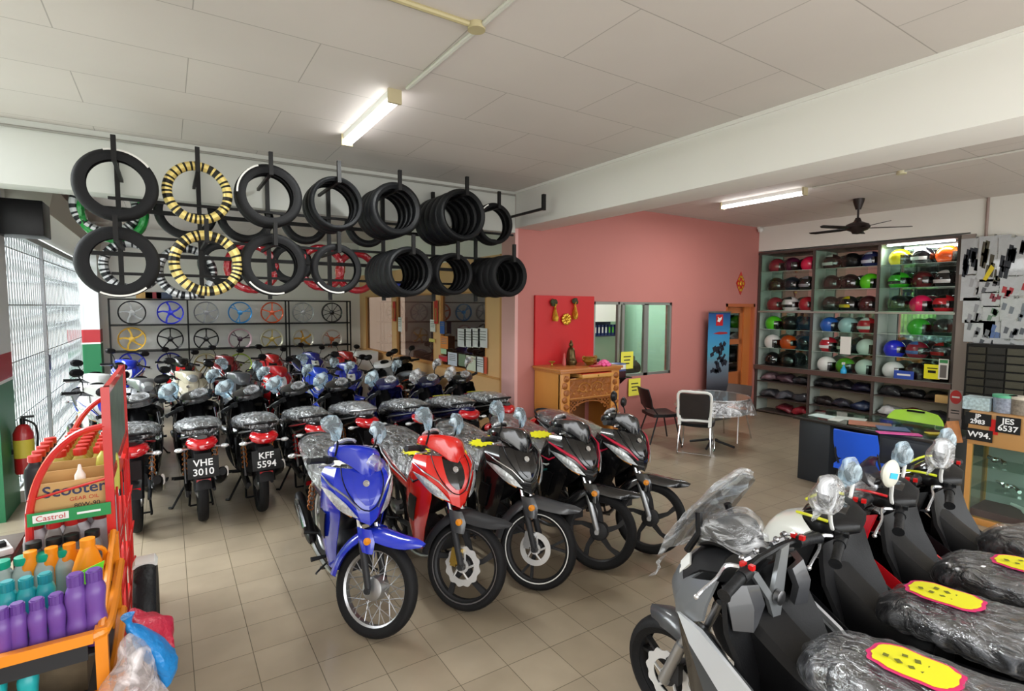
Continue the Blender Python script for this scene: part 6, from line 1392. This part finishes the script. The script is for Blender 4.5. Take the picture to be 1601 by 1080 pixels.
MB().box((-.78, .44, -.0), (-.02, .64, .055)).obj('raised_tier', M['iron'], tr, loc=(0, 0, ZF))
o = MB().prism([(-.06, -.03), (.02, -.05), (.06, .0), (.07, .05), (-.02, .02)], (0, .003, 0)).obj('green_label', mat('6ad820', .4), loc=(-.335, 2.83, ZT+.13)); tag(o, 'bright green torn label in front of the orange jug', 'label')
for i in range(2): bottle('waist', '1fa3a6', '14888e', -.49-.09*i, 2.60, .43, 'turquoise bottle on the lower tray, %s from the right' % ROWN[i], 'turquoise bottles on the lower tray', 0, 1.1)
bottle('waist', '8ea0c8', '8ea0c8', -.68, 2.60, .43, 'pale blue bottle on the lower tray beside turquoise ones', None, 0, 1.1)
o = MB().box((-.40, .12, 0), (-.05, .5, .19)).crumple(.006, 8).obj('grimy_carton', mat('6a5a44', .8, var=.6, scale=12), loc=(-.28, 2.60, .432)); tag(o, 'grimy brown carton on the lower tray of the trolley', 'carton')
# bags hung on the corner
o = MB().loft([(-.30, 0, .02, .05), (-.24, .03, .045, .085), (-.12, .02, .045, .08), (0, 0, .03, .05), (.05, 0, .012, .018), (.08, 0, .03, .03)], 16, 2, 4, ax='z').crumple(.02, 12).xf(Matrix.Scale(.9, 4) @ Matrix.Rotation(R(-20), 4, 'Y')).obj('blue_bag', M['bluebag'], loc=(-.15, 2.56, .72)); tag(o, 'bright blue plastic bag knotted on the trolley corner', 'bag')
o = MB().loft([(-.24, .02, .05, .10), (-.15, .03, .07, .14), (-.05, .01, .06, .13), (.03, 0, .025, .04)], 16, 2, 4, ax='z').crumple(.045, 8, 4).xf(Matrix.Scale(.78, 4) @ Matrix.Rotation(R(-32), 4, 'Y')).obj('red_bag', M['redbag'], loc=(-.16, 2.70, .70)); tag(o, 'crimson plastic bag hanging behind the blue one', 'bag')
o = MB().loft([(-.60, .03, .06, .11), (-.45, .03, .11, .17), (-.25, .0, .11, .14), (-.08, 0, .06, .08), (.03, 0, .015, .02)], 18, 2, 5, ax='z').crumple(.05, 8, 9).obj('clear_bag', film('hanging_bag_film', amount=.95, milk=(.85, .78, .79), scale=8, rough=.25, g0=.05, g1=.3), loc=(-.17, 2.50, .70)); tag(o, 'large crumpled translucent bag hanging from the trolley post', 'bag')
MB().loft([(-.55, .03, .03, .06), (-.4, .03, .06, .10), (-.25, .0, .05, .09)], 12, 2, 4, ax='z').crumple(.03, 10, 2).obj('bag_contents', mat('b89a98', .6, var=.4, scale=10), o)
# loose tyre on the floor against the stand
o = make_tyre(MB(), .29, .075, .055, 48, 'x').obj('tyre', M['rubber2'], loc=(-.155, 3.60, .29)); tag(o, 'black tyre with white paper band standing against the red stand', 'tyre')
MB().torus(.27, [(0, -.06), (.026, -.045), (.026, .045), (0, .06)], 10, ax='x', a0=1.2, a1=1.75).obj('paper_band', M['paper'], o)
# fire extinguisher and bench by the pillar
fe = thing('fire_extinguisher', 'red fire extinguisher hung on the striped pillar', 'extinguisher', (-1.24, 7.0, .36))
MB().lathe([(0, 0), (.075, 0), (.08, .02), (.08, .40), (.05, .47), (.02, .49), (0, .49)], 24, caps=False).obj('cylinder', mat('a81a20', .35, coat=.4), fe); MB().lathe([(0, .49), (.02, .49), (.02, .55), (0, .55)], 12, caps=False).box((-.01, -.02, .55), (.09, .02, .57)).obj('valve_handle', M['black'], fe)
MB().tube(curve([(.02, 0, .53), (.10, 0, .45), (.10, 0, .2), (.09, 0, .08)], 4), .01, 8).obj('hose', M['black'], fe); MB().lathe([(.081, .16), (.081, .34)], 24, caps=False).obj('label', mat('c8b840', .5), fe)
MB().box((-.12, -.03, .2), (-.07, .03, .24)).obj('wall_bracket', M['black'], fe)
bh = thing('work_bench', 'dark weathered wooden bench behind the oil bottles at the left edge', 'bench', (-1.28, 3.3, 0))
mbn = mat('4c4238', .7, var=.3, scale=9, stretch=(1, 5, 1))
for k in range(3): MB().box((-.1+k*.22, 0, .68), (.11+k*.22, .75, .715)).obj('plank', mbn, bh, bevel=.003)
for x in (-.08, .50):
    for y in (.04, .70): MB().box((x, y-.03, 0), (x+.05, y+.03, .68)).obj('leg', mbn, bh)
o = MB().box((-.05, -.09, 0), (.05, .09, .035)).obj('power_adaptor', M['white'], loc=(-.80, 3.78, .716), rot=(0, 0, R(20)), bevel=.008); tag(o, 'white power socket adaptor lying on the dark bench', 'adaptor')
MB().box((-.02, -.05, .035), (.03, .0, .06)).obj('black_plug', M['black'], o, bevel=.004)
MB().tube(curve([(-.02, -.03, .05), (-.12, -.10, .03), (-.2, -.25, .01), (-.22, -.4, -.15)], 5), .005, 6).obj('cable', M['black'], o)
